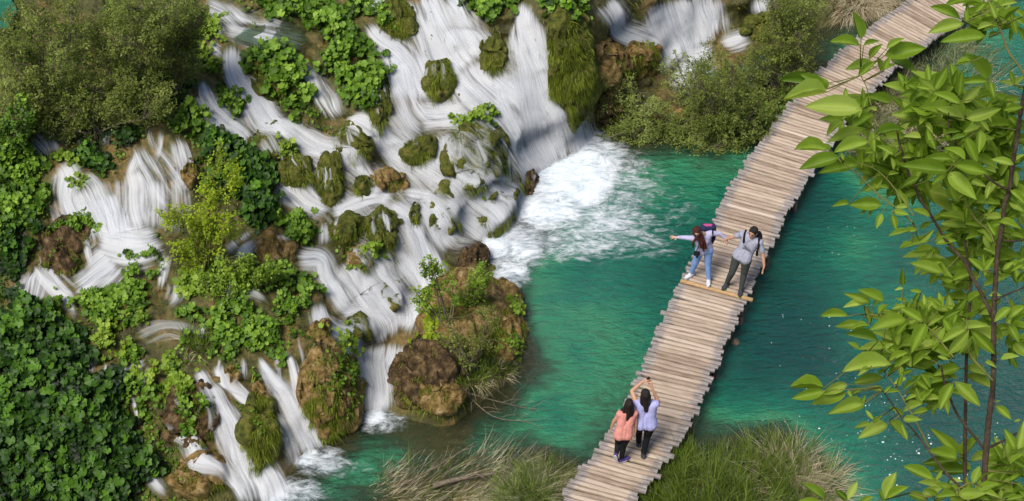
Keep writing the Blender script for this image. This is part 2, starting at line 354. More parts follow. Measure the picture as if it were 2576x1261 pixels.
def NS(u, v): return unit(bil(N0, u, v, gu[0], gv[0], GS))
MPP = lambda p: np.linalg.norm(np.asarray(p) - CAM, axis=-1) / F_PX      # metres per photo pixel at a point

H, W = GU.shape
def grid_faces(mask):
    idx = np.arange(H * W).reshape(H, W)
    f = np.stack([idx[:-1, :-1], idx[1:, :-1], idx[1:, 1:], idx[:-1, 1:]], -1)
    mk = mask[:-1, :-1] & mask[1:, :-1] & mask[1:, 1:] & mask[:-1, 1:]
    return f[mk]
def compact(V, F):
    u_, inv = np.unique(F, return_inverse=True); return V[u_], inv.reshape(F.shape), u_

# ---- ground material: wet tufa, moss and earth
m, n, l = mat_new('tufa_ground')
geo = n.new('ShaderNodeNewGeometry'); pos = geo.outputs['Position']
f1 = noise_n(n, l, pos, 1.1, 8, .62); f2 = noise_n(n, l, pos, 9, 6, .6)
f = math_n(n, l, 'ADD', math_n(n, l, 'MULTIPLY', f1, .6), math_n(n, l, 'MULTIPLY', f2, .4))
col = ramp(n, l, f, [(.33, (.022, .018, .008)), (.43, (.055, .048, .012)), (.5, (.085, .085, .015)), (.57, (.17, .11, .03)), (.68, (.30, .21, .09))])
p = n.new('ShaderNodeBsdfPrincipled'); l.new(col, p.inputs['Base Color']); p.inputs['Roughness'].default_value = .55
b = n.new('ShaderNodeBump'); b.inputs['Strength'].default_value = .9; b.inputs['Distance'].default_value = .05
l.new(noise_n(n, l, pos, 14, 8, .7), b.inputs['Height']); l.new(b.outputs[0], p.inputs['Normal'])
o = n.new('ShaderNodeOutputMaterial'); l.new(p.outputs[0], o.inputs[0]); M['ground'] = m
F_ = grid_faces(np.ones(GU.shape, bool))
tag(Acc().add(P1.reshape(-1, 3), F_).build('ground', M['ground']), kind='structure')

# ---- pool: teal water whose body hides the bed with depth
m, n, l = mat_new('pool_water')
at = n.new('ShaderNodeAttribute'); at.attribute_name = 'tint'; dep = at.outputs['Fac']
geo = n.new('ShaderNodeNewGeometry'); pos = geo.outputs['Position']
vis = n.new('ShaderNodeMapping'); vis.inputs['Rotation'].default_value = (0, 0, R(25)); vis.inputs['Scale'].default_value = (.7, 2.2, 1); l.new(pos, vis.inputs[0])
big = noise_n(n, l, pos, .45, 5, .6); mid = noise_n(n, l, vis.outputs[0], 2.2, 7, .68, .6)
d2 = math_n(n, l, 'ADD', dep, math_n(n, l, 'ADD', math_n(n, l, 'MULTIPLY', math_n(n, l, 'SUBTRACT', big, .5), 2.4), math_n(n, l, 'MULTIPLY', math_n(n, l, 'SUBTRACT', mid, .5), 1.1)))
d3 = math_n(n, l, 'DIVIDE', d2, 3.0, clamp=True)
col = ramp(n, l, d3, [(0.03, (.10, .095, .035)), (.14, (.035, .10, .055)), (.28, (.045, .30, .145)), (.42, (.010, .21, .125)), (.62, (.003, .14, .10)), (.95, (.0, .075, .070))])
df = n.new('ShaderNodeBsdfDiffuse'); l.new(col, df.inputs[0])
tr = n.new('ShaderNodeBsdfTransparent'); tr.inputs[0].default_value = (.72, .9, .78, 1)
mx = n.new('ShaderNodeMixShader'); l.new(mapr(n, l, dep, -.02, .75, .22, .97), mx.inputs[0]); l.new(tr.outputs[0], mx.inputs[1]); l.new(df.outputs[0], mx.inputs[2])
gl = n.new('ShaderNodeBsdfGlossy'); gl.inputs['Roughness'].default_value = .12; gl.inputs['Color'].default_value = (.9, .95, 1, 1)
b = n.new('ShaderNodeBump'); b.inputs['Strength'].default_value = 1.0; b.inputs['Distance'].default_value = .20
rp = n.new('ShaderNodeMapping'); rp.inputs['Rotation'].default_value = (0, 0, R(-20)); rp.inputs['Scale'].default_value = (1, 2.4, 1); l.new(pos, rp.inputs[0])
l.new(math_n(n, l, 'ADD', noise_n(n, l, rp.outputs[0], 3.2, 5, .6, .5), math_n(n, l, 'MULTIPLY', noise_n(n, l, rp.outputs[0], 12, 4, .6, .3), .35)), b.inputs['Height'])
l.new(b.outputs[0], gl.inputs['Normal']); l.new(b.outputs[0], df.inputs['Normal'])
fr_ = n.new('ShaderNodeFresnel'); fr_.inputs[0].default_value = 1.33; l.new(b.outputs[0], fr_.inputs['Normal'])
m2 = n.new('ShaderNodeMixShader'); l.new(math_n(n, l, 'MULTIPLY', fr_.outputs[0], 1.05, clamp=True), m2.inputs[0]); l.new(mx.outputs[0], m2.inputs[1]); l.new(gl.outputs[0], m2.inputs[2])
o = n.new('ShaderNodeOutputMaterial'); l.new(m2.outputs[0], o.inputs[0]); M['pool'] = m
PW = on_z(GU, GV, GU * 0)
wmask = (P1[..., 2] < .12) & ((GU > 640) | (GV > 1300))
V, F, id_ = compact(PW.reshape(-1, 3), grid_faces(wmask))
depth = np.clip(-P1[..., 2].reshape(-1)[id_], -.1, 4)
tag(Acc().add(V, F, depth).build('pool_water', M['pool']), kind='structure')
# shallow basins on the terraces
def basin(name, poly_c, z, d):
    cu, cv, ru, rv = poly_c; a = np.linspace(0, 2 * np.pi, 40, endpoint=False)
    r = 1 + .12 * np.sin(a * 3 + cu) + .08 * np.sin(a * 7)
    ring = on_z(cu + ru * r * np.cos(a), cv + rv * r * np.sin(a), np.full(40, z)); c = ring.mean(0)
    Vv = [c]; [Vv.append(x) for k in (.5, 1) for x in c + (ring - c) * k]
    Vv = np.array(Vv); A = Acc(); j = np.arange(40); k = (j + 1) % 40
    A.add(Vv, np.stack([0 * j, 1 + k, 1 + j], -1), d); A.f.append((np.stack([1 + j, 1 + k, 41 + k, 41 + j], -1), 0))
    tag(A.build(name, M['pool']), kind='structure')
for (c_, d_) in (((690, 92, 90, 36), .03), ((-20, 10, 62, 62), 1.2), ((-10, 225, 45, 26), .3), ((1800, 190, 140, 75), .45)):
    basin('terrace_water', c_, float(S(c_[0], c_[1])[2]) + .03, d_)
# ------------------------------------------------------------------ falling water: strips that hug the rock
m, n, l = mat_new('falling_water')
fl = n.new('ShaderNodeAttribute'); fl.attribute_name = 'flow'; ed = n.new('ShaderNodeAttribute'); ed.attribute_name = 'tint'
mp = n.new('ShaderNodeMapping'); mp.inputs['Scale'].default_value = (22, .5, 1); l.new(fl.outputs['Vector'], mp.inputs[0])
mp2 = n.new('ShaderNodeMapping'); mp2.inputs['Scale'].default_value = (4, .45, 1); l.new(fl.outputs['Vector'], mp2.inputs[0])
s1 = noise_n(n, l, mp.outputs[0], 1, 4, .52, .25); s2 = noise_n(n, l, mp2.outputs[0], 1, 4, .55, .6)
st_ = math_n(n, l, 'ADD', math_n(n, l, 'MULTIPLY', s1, .55), math_n(n, l, 'MULTIPLY', s2, .45))
edg = ed.outputs['Fac']
al = math_n(n, l, 'MULTIPLY', edg, math_n(n, l, 'ADD', math_n(n, l, 'MULTIPLY', mapr(n, l, st_, .34, .62), .55), .66))
al = math_n(n, l, 'SUBTRACT', al, math_n(n, l, 'MULTIPLY', mapr(n, l, s2, .56, .34), .24))
al = math_n(n, l, 'SUBTRACT', al, math_n(n, l, 'MULTIPLY', math_n(n, l, 'SUBTRACT', 1.0, edg), math_n(n, l, 'MULTIPLY', mapr(n, l, s1, .62, .40), .10)))
alpha = mapr(n, l, al, .0, .84, 0, .95)
col = ramp(n, l, st_, [(.34, (.72, .77, .90)), (.46, (.89, .91, .97)), (.57, (.96, .97, .99))])
na = n.new('ShaderNodeAttribute'); na.attribute_name = 'soft_normal'
b = n.new('ShaderNodeBump'); b.inputs['Strength'].default_value = .06; b.inputs['Distance'].default_value = .05; l.new(s2, b.inputs['Height']); l.new(na.outputs['Vector'], b.inputs['Normal'])
p = n.new('ShaderNodeBsdfDiffuse'); l.new(col, p.inputs[0]); l.new(b.outputs[0], p.inputs['Normal'])
tl = n.new('ShaderNodeBsdfTranslucent'); tl.inputs[0].default_value = (.85, .88, .94, 1); l.new(na.outputs['Vector'], tl.inputs['Normal'])
m1 = n.new('ShaderNodeMixShader'); m1.inputs[0].default_value = .42; l.new(p.outputs[0], m1.inputs[1]); l.new(tl.outputs[0], m1.inputs[2])
tr = n.new('ShaderNodeBsdfTransparent'); mx = n.new('ShaderNodeMixShader')
l.new(alpha, mx.inputs[0]); l.new(tr.outputs[0], mx.inputs[1]); l.new(m1.outputs[0], mx.inputs[2])
o = n.new('ShaderNodeOutputMaterial'); l.new(mx.outputs[0], o.inputs[0]); M['fall'] = m

# u, v, width along each stream, with its opacity first
ST = """.8|690 870 9;700 930 11;712 990 10
.8|610 890 9;618 940 11;622 980 9
.8|560 885 9;548 935 11;552 980 9
.8|330 985 12;345 1040 12;352 1080 9
.8|150 620 14;165 670 16;160 710 16
.8|120 600 12;108 650 14;100 690 12
.8|215 590 14;222 640 16;240 690 18
.85|420 640 26;410 690 24;398 745 18
.85|605 690 28;588 735 28;565 775 22
.85|350 380 22;332 430 26;322 470 20
.8|412 330 16;405 380 20;388 430 22
.85|222 875 24;230 925 20;236 970 14
.8|268 905 12;272 955 14;280 990 12
.85|650 620 30;610 645 32;585 680 24
.8|520 800 12;505 850 12;498 900 10
.8|745 830 10;752 880 10;760 940 9
.8|60 570 12;52 640 12;60 690 10
.8|380 905 10;372 960 12;366 1010 10
.75|190 470 110;225 540 140;262 610 170
.6|400 440 110;405 520 120;400 600 120
.6|860 645 150;920 720 190;975 800 190;1000 870 160
.6|520 960 50;560 1050 60;600 1140 70;660 1230 90
.6|650 350 80;680 390 60;700 430 50
.55|690 960 50;730 1060 70;765 1130 80
.6|700 300 60;760 360 70;850 400 80
.5|500 270 40;560 320 60;640 345 60
.5|940 300 120;1040 420 170;1150 540 170;1230 620 120
.45|760 400 110;880 500 150;990 600 150;1050 740 120
.5|860 660 120;920 760 130;970 860 120
.45|1120 120 160;1190 240 180;1290 340 160;1350 430 120
.6|560 60 60;640 90 80;720 105 60;780 120 40
.45|640 70 60;700 80 70;760 85 40
.9|500 18 24;560 40 50;590 65 74;625 95 60
1|585 118 34;583 165 42;600 215 64;635 250 74;665 300 86;705 335 60;745 365 40
.8|515 105 22;545 130 34;578 155 24
.9|508 200 18;513 250 34;530 290 50;570 322 50;610 340 46;640 375 40
.7|475 240 16;490 265 22;510 290 34;540 310 30
.7|80 330 34;108 355 66;133 385 62;142 415 46
.9|92 418 40;112 420 40
.9|145 420 50;172 445 66;163 490 66;175 540 74;200 580 66
.8|195 445 44;235 475 56;252 520 46;255 575 46
.9|262 480 44;280 530 74;290 580 105;300 625 130
.8|340 365 24;365 415 50;385 450 56;410 495 50;445 525 50
.8|328 420 34;345 465 50;345 505 56;352 550 60;370 595 66
.8|380 318 14;388 370 20;420 410 34;450 450 44;482 497 38
.8|440 345 24;460 400 50;468 450 44;480 500 34
.9|262 310 60;268 345 34;265 390 26
.7|300 440 30;310 500 40;300 560 50;310 610 60
1|240 600 80;330 625 110;420 600 80
.9|95 675 34;82 715 54;80 745 70;35 775 50
.9|88 655 24;130 715 54;165 745 54;200 775 50
1|300 650 130;240 700 70;175 740 56
.9|205 770 66;160 775 40
.8|440 700 40;440 740 40;412 785 28
.4|335 858 40;370 845 50;410 832 54;470 838 46;520 850 30
.8|175 885 36;210 910 36
.85|240 992 40;280 972 38;340 930 40;380 902 30
.9|585 590 60;600 620 60;620 640 40
.95|490 930 26;530 980 36;560 1030 42;590 1090 54;612 1155 64;640 1220 80;660 1290 90
.9|540 912 26;565 968 32;612 998 28;655 1035 26
.95|644 895 26;682 950 34;715 990 48;745 1055 58;775 1110 68;792 1155 60
.8|720 875 16;736 930 22;745 980 28;765 1035 28
.85|644 1005 30;685 1055 34;712 1105 46;738 1165 50;750 1195 50
.95|644 1140 50;675 1195 70;695 1245 80;700 1290 80
.85|410 1062 24;440 1090 40;480 1115 46;510 1160 44;560 1185 32;602 1235 30;620 1280 30
.6|435 1000 16;465 1070 18
.85|340 1125 20;370 1170 28;390 1210 32;430 1265 34
.6|778 930 10;768 980 12;760 1035 12
.5|690 880 12;700 950 12
.9|860 -10 24;872 15 30
.9|930 -10 34;945 15 40;990 42 48;1030 75 44;1056 110 36
1|1060 -20 70;1082 40 100;1102 100 150;1132 160 180;1172 205 160
.9|1125 -10 50;1172 60 60;1202 110 60;1230 155 56
1|1325 0 26;1322 50 50;1335 110 90;1352 170 112;1372 240 144;1396 310 166;1420 370 150;1430 410 130
1|1272 190 60;1300 265 80;1335 340 90;1365 400 90;1385 445 80
.95|915 60 26;950 100 36;1000 140 70;1030 180 100;1045 225 104;1055 275 100
.9|965 130 36;990 170 46;1008 225 56;1034 290 66;1085 330 74
1|1150 170 130;1182 215 130;1216 248 120;1262 290 120;1302 350 100;1332 410 90;1357 455 70
.9|1230 190 60;1290 240 90;1330 300 90;1360 370 80
.85|1040 295 60;1085 296 84;1145 288 66;1190 272 44
.85|1092 335 46;1105 390 56;1128 445 56
.5|1140 335 16;1152 400 18;1165 455 18
.5|1185 345 12;1190 400 12;1192 455 14
.5|1212 345 10;1222 400 12;1245 475 12
.8|1255 325 18;1292 395 26;1310 455 26;1316 510 22
.85|838 80 34;856 120 44
.85|745 150 24;785 195 36;815 235 44;842 280 48;865 310 58
.9|865 305 56;925 322 56;975 362 66;1027 395 66;1085 430 60;1146 465 60;1197 500 56;1232 545 56;1262 595 56
.9|645 290 66;678 318 60;725 334 54;778 365 54;835 388 54;888 412 54;922 450 44;932 505 34
.55|560 732 36;620 745 44;690 770 34
.4|655 345 10;663 430 10
.4|675 345 10;682 440 10
.4|700 350 12;706 440 12
.4|850 340 12;845 420 14
.4|905 345 16;925 400 14
1|685 458 54;745 490 60;797 528 56;838 545 50
.95|820 548 44;890 522 56;945 502 56;1000 500 50
.85|1000 500 46;1060 500 46;1110 510 40
.9|820 555 34;820 600 38;816 645 38
.8|910 555 16;914 625 16
.95|962 515 46;1016 550 56;1038 592 56;1060 640 56;1082 700 66;1080 760 66
.95|1052 495 36;1086 550 56;1116 600 56;1146 632 66
.9|1108 485 54;1170 540 54;1206 575 54;1242 612 66
.9|1150 465 56;1202 468 56;1262 488 56;1302 530 56;1325 570 56
.6|1215 500 40;1255 560 50;1290 600 50
.95|728 658 46;795 664 64;816 705 56;850 755 56;882 795 56
.95|880 660 50;915 730 56;945 780 66;970 830 100;992 865 100
.9|932 635 46;965 695 46;1006 765 56;1036 805 66;1050 850 66
.8|835 800 50;880 795 50;930 800 66;972 832 66
.9|1008 640 56;1046 700 66;1076 745 66;1086 780 60
.9|785 765 30;805 825 46;860 850 46;896 885 46;912 932 46;930 985 42;937 1030 46;947 1062 54
.95|950 860 120;952 910 100;960 960 80;966 1010 60;964 1060 66
.9|997 860 90;987 910 70;966 955 56
.9|1070 745 60;1040 800 70;1010 860 70
.9|700 590 30;725 640 30
.95|1510 -10 56;1540 40 66;1562 75 60;1602 88 56;1642 108 42;1667 152 36;1682 195 36
.7|1560 95 18;1578 150 24;1586 205 24
.7|1600 90 20;1612 150 22;1620 200 20
1|1640 -10 66;1667 60 90;1697 120 110;1717 175 110
1|1700 -20 140;1722 50 160;1737 100 140;1747 140 130
.85|1772 -10 60;1787 50 56;1797 100 50
.9|1900 -20 44;1915 15 54;1930 55 56
1|1690 150 70;1760 150 110;1810 130 70
1|1670 185 50;1720 200 110;1770 190 80
.9|1800 125 50;1850 108 50;1900 95 44
.7|1330 590 60;1260 620 70;1230 660 60"""
def catmull(P, step):
    P = np.asarray(P, float); Q = np.vstack([2 * P[0] - P[1], P, 2 * P[-1] - P[-2]]); out = []
    for i in range(1, len(Q) - 2):
        k = max(2, int(np.linalg.norm(Q[i + 1][:2] - Q[i][:2]) / step)); t = np.linspace(0, 1, k, endpoint=False)[:, None]
        a, b_, c, d = Q[i - 1:i + 3]
        out.append(.5 * (2 * b_ + (c - a) * t + (2 * a - 5 * b_ + 4 * c - d) * t ** 2 + (3 * b_ - a - 3 * c + d) * t ** 3))
    out.append(Q[-2][None]); return np.concatenate(out)
K = 15
wet = np.zeros((380, 700), bool)                # coarse mask of running water, 5 px cells, so plants keep out
def wet_mark(u, v):
    i = np.clip((np.asarray(u) + 200) / 5, 0, 699).astype(int); j = np.clip((np.asarray(v) + 200) / 5, 0, 379).astype(int); wet[j, i] = True
def is_wet(u, v):
    i = np.clip((np.asarray(u) + 200) / 5, 0, 699).astype(int); j = np.clip((np.asarray(v) + 200) / 5, 0, 379).astype(int); return wet[j, i]
FA = Acc(); STL = [(ln, False) for ln in ST.split('\n')]
for (cu, cv, ru, rv, h, m_, ms, lb) in ROCKS:          # thin threads that run over the stones standing in the current
    if 720 < cu < 1330 and 150 < cv < 760 and cu != 1190:
        for k in range(int(2 + ru / 9)):
            dx = rng.uniform(-.85, .85); e0 = rng.uniform(-1.25, -.8); e1 = rng.uniform(.0, 1.2)
            STL.append((f"{rng.uniform(.35, .8):.2f}|{cu + dx * ru * .7 - 4:.0f} {cv + e0 * rv:.0f} {rng.uniform(5, 12):.0f};{cu + dx * ru:.0f} {cv + (e0 + e1) / 2 * rv:.0f} {rng.uniform(5, 12):.0f};{cu + dx * ru * 1.15 + 4:.0f} {cv + e1 * rv:.0f} 8", True))
for si, (ln, over) in enumerate(STL):
    op, pts = ln.split('|'); op = float(op); P = [[float(x) for x in q_.split()] for q_ in pts.split(';')]
    C = catmull(P, 5); n_ = len(C)
    T = np.gradient(C[:, :2], axis=0); T = unit(T); nn = np.stack([-T[:, 1], T[:, 0]], -1)
    k = 5; pad = np.pad(nn, ((k, k), (0, 0)), 'edge'); nn = unit(np.stack([np.convolve(pad[:, i], np.ones(2 * k + 1) / (2 * k + 1), 'valid') for i in (0, 1)], -1))
    strands = [(0, n_, 0.0, 1.0, op * .85, K)]
    wm = C[:, 2].mean(); ns_ = int(np.clip(wm / 14, 2, 9) * max(1, n_ / 38))
    for _ in range(ns_):
        i0 = int(rng.uniform(0, .55) * n_); i1 = int(min(n_, i0 + max(8, rng.uniform(.3, 1) * n_))); strands.append((i0, i1, rng.uniform(-.85, .85), rng.uniform(.18, .5), op * rng.uniform(.3, .65), 9))
    for layer, (i0, i1, lat, fw_, op_, K_) in enumerate(strands):
        if i1 - i0 < 6: continue
        Cs = C[i0:i1]; nns = nn[i0:i1]; m_ = len(Cs); s_ = np.linspace(-1, 1, K_); ar = np.arange(m_)
        hw = Cs[:, 2] * .74; wv = hw * fw_ * (1 + .15 * np.sin(ar * .21 + si)) if layer == 0 else np.maximum(hw * fw_ * (1 + .3 * np.sin(ar * .13 + layer * 2)), 3.0)
        off = lat * hw + (0 if layer == 0 else 1) * hw * .05 * np.sin(ar * .07 + layer)
        U_ = Cs[:, None, 0] + nns[:, None, 0] * (s_[None] * wv[:, None] + off[:, None]); V_ = Cs[:, None, 1] + nns[:, None, 1] * (s_[None] * wv[:, None] + off[:, None])
        X = (S2 if over else SV)(U_, V_); sm_ = 3; pd = np.pad(X, ((sm_, sm_), (0, 0), (0, 0)), 'edge'); X = sum(pd[i:i + m_] for i in range(2 * sm_ + 1)) / (2 * sm_ + 1)
        X[:, 1:-1] = X[:, 1:-1] * .5 + .25 * (X[:, 2:] + X[:, :-2])
        nrm = NSS(U_, V_); prof = np.cos(s_ * np.pi / 2) ** .8
        X = X + nrm * (.045 + .04 * prof[None, :, None] * min(1, wm / 60) + (0 if layer == 0 else rng.uniform(.006, .028)))
        X[..., 2] = np.maximum(X[..., 2], .012 + .0012 * (layer % 9) + .0001 * si)
        mpp = MPP(X)[..., None]; du = (s_[None] * wv[:, None])[..., None] * mpp + si * 3.7 + layer * 1.7
        dl = np.concatenate([[0], np.cumsum(np.linalg.norm(np.diff(X[:, K_ // 2], axis=0), axis=1))]) + layer * .77
        uv = np.concatenate([du, np.broadcast_to(dl[:, None, None], du.shape)], -1)
        e0, e1 = (7, 9) if layer == 0 else (9, 12)
        ends = np.minimum(1, np.minimum(ar / e0, (m_ - 1 - ar) / e1)); ends = ends * ends * (3 - 2 * ends)
        cross = (1 - np.abs(s_[None]) ** 2) ** (1.15 if layer == 0 else 1.7)
        edge = op_ * cross * ends[:, None]
        idx = np.arange(m_ * K_).reshape(m_, K_); F = np.stack([idx[:-1, :-1], idx[1:, :-1], idx[1:, 1:], idx[:-1, 1:]], -1).reshape(-1, 4)
        FA.add(X.reshape(-1, 3), F, edge.ravel(), 0, uv.reshape(-1, 2)); FA.nv.append(unit(nrm * .6 + np.array([-.1, -.15, .6])).reshape(-1, 3))
        if layer == 0 and not over:
            q_ = np.abs(s_) < .75; wet_mark(U_[:, q_], V_[:, q_])
tag(FA.build('waterfall', M['fall']), kind='structure')

# ------------------------------------------------------------------ foam on the pool
m, n, l = mat_new('foam')
at = n.new('ShaderNodeAttribute'); at.attribute_name = 'tint'; geo = n.new('ShaderNodeNewGeometry'); pos = geo.outputs['Position']
mp = n.new('ShaderNodeMapping'); mp.inputs['Rotation'].default_value = (0, 0, R(20)); mp.inputs['Scale'].default_value = (1, 2.0, 1); l.new(pos, mp.inputs[0])
a1 = noise_n(n, l, mp.outputs[0], 1.3, 9, .68, 2.2); a2 = noise_n(n, l, mp.outputs[0], 5.5, 5, .6, 1.0)
s_n = math_n(n, l, 'ADD', math_n(n, l, 'MULTIPLY', a1, .65), math_n(n, l, 'MULTIPLY', a2, .35))
al = math_n(n, l, 'ADD', s_n, math_n(n, l, 'MULTIPLY', math_n(n, l, 'SUBTRACT', at.outputs['Fac'], .5), .72))
alpha = mapr(n, l, al, .39, .82, 0, .95)
col = ramp(n, l, s_n, [(.34, (.52, .64, .72)), (.56, (.84, .88, .92))])
df = n.new('ShaderNodeBsdfDiffuse'); l.new(col, df.inputs[0])
b = n.new('ShaderNodeBump'); b.inputs['Strength'].default_value = .6; b.inputs['Distance'].default_value = .08; l.new(s_n, b.inputs['Height']); l.new(b.outputs[0], df.inputs['Normal'])
tr = n.new('ShaderNodeBsdfTransparent'); mx = n.new('ShaderNodeMixShader'); l.new(alpha, mx.inputs[0]); l.new(tr.outputs[0], mx.inputs[1]); l.new(df.outputs[0], mx.inputs[2])
o = n.new('ShaderNodeOutputMaterial'); l.new(mx.outputs[0], o.inputs[0]); M['foam'] = m
FO = [(1440, 440, 150, 130, 1.15), (1385, 530, 130, 70, 1.0), (1500, 400, 110, 80, .9), (1470, 350, 60, 50, .8), (1500, 560, 210, 100, .74), (1300, 620, 120, 80, .85), (1285, 690, 70, 50, .85),
      (1440, 610, 240, 70, .70), (1610, 610, 140, 60, .56), (1580, 460, 140, 110, .62), (1380, 400, 80, 60, 1.1), (1240, 610, 70, 60, 1.1),
      (805, 1165, 105, 56, .72), (765, 1150, 50, 42, 1.0), (968, 1064, 90, 44, .66), (945, 1050, 40, 28, 1.0), (735, 1245, 130, 60, .72), (690, 1240, 60, 40, 1.0), (900, 1180, 120, 50, .4), (1250, 660, 120, 110, .7), (1600, 540, 260, 160, .46), (1660, 630, 90, 40, .5)]
fm = np.zeros(GU.shape)
for (cu, cv, ru, rv, s_) in FO:
    r2 = ((GU - cu) / ru) ** 2 + ((GV - cv) / rv) ** 2; fm = np.maximum(fm, .93 * s_ * np.clip(1 - r2, 0, 1) ** .6)
Vf = PW.copy(); Vf[..., 2] = .010 + np.clip(fm - .3, 0, 1) * (.07 + .10 * fbm(PW * 2.2, 4))
Vf[..., 2] = np.maximum(Vf[..., 2], .010)
V, F, id_ = compact(Vf.reshape(-1, 3), grid_faces((fm > 0) & (P1[..., 2] < .3)))
tag(Acc().add(V, F, fm.reshape(-1)[id_]).build('foam', M['foam']), kind='structure')
wet_mark(GU[fm > .2], GV[fm > .2])

# ------------------------------------------------------------------ rocks
def rock(cu, cv, ru, rv, h, mname, moss, label):
    ru *= 1.08; rv *= 1.08
    a = np.linspace(0, 2 * np.pi, 60, endpoint=False); rr = np.sin(np.linspace(0, 1, 18) * np.pi / 2)
    wob = 1 + .10 * np.sin(a * 2 + cu) + .07 * np.sin(a * 5 + cv)
    U_ = cu + ru * rr[:, None] * (np.cos(a) * wob)[None]; V_ = cv + rv * rr[:, None] * (np.sin(a) * wob)[None]
    X = bil(P1, U_, V_, gu[0], gv[0], GS); dn = unit(bil(dome_n, U_, V_, gu[0], gv[0], GS))
    X = X + dn * (h * np.sqrt(np.clip(1 - rr[:, None] ** 2, 0, 1)) * 1.0 + (.09 * fbm(X * 4, 4) - .17 * np.abs(fbm(X * 6.5 + 3, 5)) + .07) * (rr[:, None] < .985) + .012)[..., None]
    c = X[0].mean(0); X[0] = c
    back = X[-1] - dn[-1] * .25; bc = (back.mean(0) - dn[-1].mean(0) * .1)[None]
    V = np.concatenate([X.reshape(-1, 3), back, bc]); nr, na = X.shape[:2]; j = np.arange(na); k = (j + 1) % na; F = []
    for i in range(nr): F.append(np.stack([i * na + j, (i + 1) * na + j, (i + 1) * na + k, i * na + k], -1))
    A = Acc().add(V, np.concatenate(F)); A.f.append((np.stack([nr * na + j, np.full(na, (nr + 1) * na), nr * na + k], -1), 0))
    base = S(cu, cv); e = empty('mossy_rock' if moss > .35 else 'rock', base, label, 'rock', 'tufa rocks in and around the cascade')
    A.build('stone', M[mname], e, world_loc=base)
    if moss > .05:
        N = int(ru * rv * .62 * moss); q = np.sqrt(rng.random(N)) * .97; th = rng.random(N) * 2 * np.pi
        uu = cu + ru * q * np.cos(th); vv = cv + rv * q * np.sin(th)
        keep = vnoise(np.stack([uu / 18, vv / 18, uu * 0 + cu], -1)) > (-.05 - .25 * moss + (.15 if ru > 55 else 0)); uu = uu[keep]; vv = vv[keep]; q = q[keep]; N = len(uu)
        X = S2(uu, vv); dn = unit(bil(dome_n, uu, vv, gu[0], gv[0], GS))
        out = unit(np.stack([(uu - cu) / ru, np.full(N, -.3), -(vv - cv) / rv], -1)); dirv = unit(dn * 1.0 + out * .35 + rng.normal(size=(N, 3)) * .25)
        droop = np.stack([rng.normal(size=N) * .15, -.25 + rng.normal(size=N) * .1, -np.full(N, 1.15)], -1)
        tn = np.clip(.45 + .35 * vnoise(X * 3.3) + rng.normal(size=N) * .18, 0, 1)
        A = Acc(); blades(A, X - dn * .01, dirv, rng.uniform(.07, .17, N) * (1 if ru < 60 else .8), rng.uniform(.008, .018, N), droop, tn, 3)
        if N: A.build('moss', M['moss'], e, world_loc=base)
for r_ in ROCKS: rock(*r_)
# ------------------------------------------------------------------ the plank walkway
DECK = .55
BL = [(1270, 1420), (1340, 1335), (1405, 1255), (1440, 1195), (1500, 1125), (1545, 1060), (1590, 970), (1625, 890), (1660, 810), (1700, 725), (1740, 645), (1785, 565), (1830, 480), (1878, 400), (1930, 332), (1985, 258), (2050, 188), (2122, 118), (2203, 56), (2285, 0), (2372, -52), (2480, -110)]
BR = [(1450, 1470), (1520, 1385), (1580, 1300), (1613, 1242), (1668, 1170), (1716, 1100), (1764, 1010), (1798, 932), (1832, 850), (1872, 770), (1908, 692), (1948, 608), (1988, 522), (2036, 447), (2085, 380), (2133, 306), (2185, 243), (2250, 176), (2325, 118), (2400, 64), (2482, 12), (2590, -46)]
Lw = on_z(np.array([a[0] for a in BL]), np.array([a[1] for a in BL]), np.full(len(BL), DECK)); Rw = on_z(np.array([a[0] for a in BR]), np.array([a[1] for a in BR]), np.full(len(BR), DECK))
def dens(P):
    C = catmull(np.c_[P[:, :2] * 100, P[:, 2]], 4); C[:, :2] /= 100; return C
def resamp(P, n):
    d = np.r_[0, np.cumsum(np.linalg.norm(np.diff(P, axis=0), axis=1))]; t = np.linspace(0, d[-1], n); return np.stack([np.interp(t, d, P[:, i]) for i in range(3)], -1)
# fit the edge pairs, walk along the middle at an even pitch
tt = np.arange(len(BL)); ts = np.linspace(0, len(BL) - 1, 2400)
def cint(P): 
    k = np.clip(ts.astype(int), 0, len(P) - 2); f = (ts - k)[:, None]; Q = np.vstack([2 * P[0] - P[1], P, 2 * P[-1] - P[-2]])
    a, b_, c, d = Q[k], Q[k + 1], Q[k + 2], Q[k + 3]
    return .5 * (2 * b_ + (c - a) * f + (2 * a - 5 * b_ + 4 * c - d) * f ** 2 + (3 * b_ - a - 3 * c + d) * f ** 3)
Ld, Rd = cint(Lw), cint(Rw); Mid = (Ld + Rd) / 2; cum = np.r_[0, np.cumsum(np.linalg.norm(np.diff(Mid, axis=0), axis=1))]
PW_ = .106; npk = int(cum[-1] / PW_); pk = np.interp((np.arange(npk) + .5) * PW_, cum, np.arange(len(cum)))
walk = empty('boardwalk', (*Mid[1200][:2], 0), 'long winding walkway of weathered split logs crossing the teal pool', 'boardwalk'); wl0 = np.array([*Mid[1200][:2], 0])
m, n, l = mat_new('weathered_plank')
at = n.new('ShaderNodeAttribute'); at.attribute_name = 'tint'; fl = n.new('ShaderNodeAttribute'); fl.attribute_name = 'flow'
mp = n.new('ShaderNodeMapping'); mp.inputs['Scale'].default_value = (2.2, 38, 1); l.new(fl.outputs['Vector'], mp.inputs[0])
g = noise_n(n, l, mp.outputs[0], 1, 6, .65); blot = noise_n(n, l, fl.outputs['Vector'], 5, 5, .6)
f = math_n(n, l, 'ADD', math_n(n, l, 'MULTIPLY', g, .55), math_n(n, l, 'MULTIPLY', at.outputs['Fac'], .45))
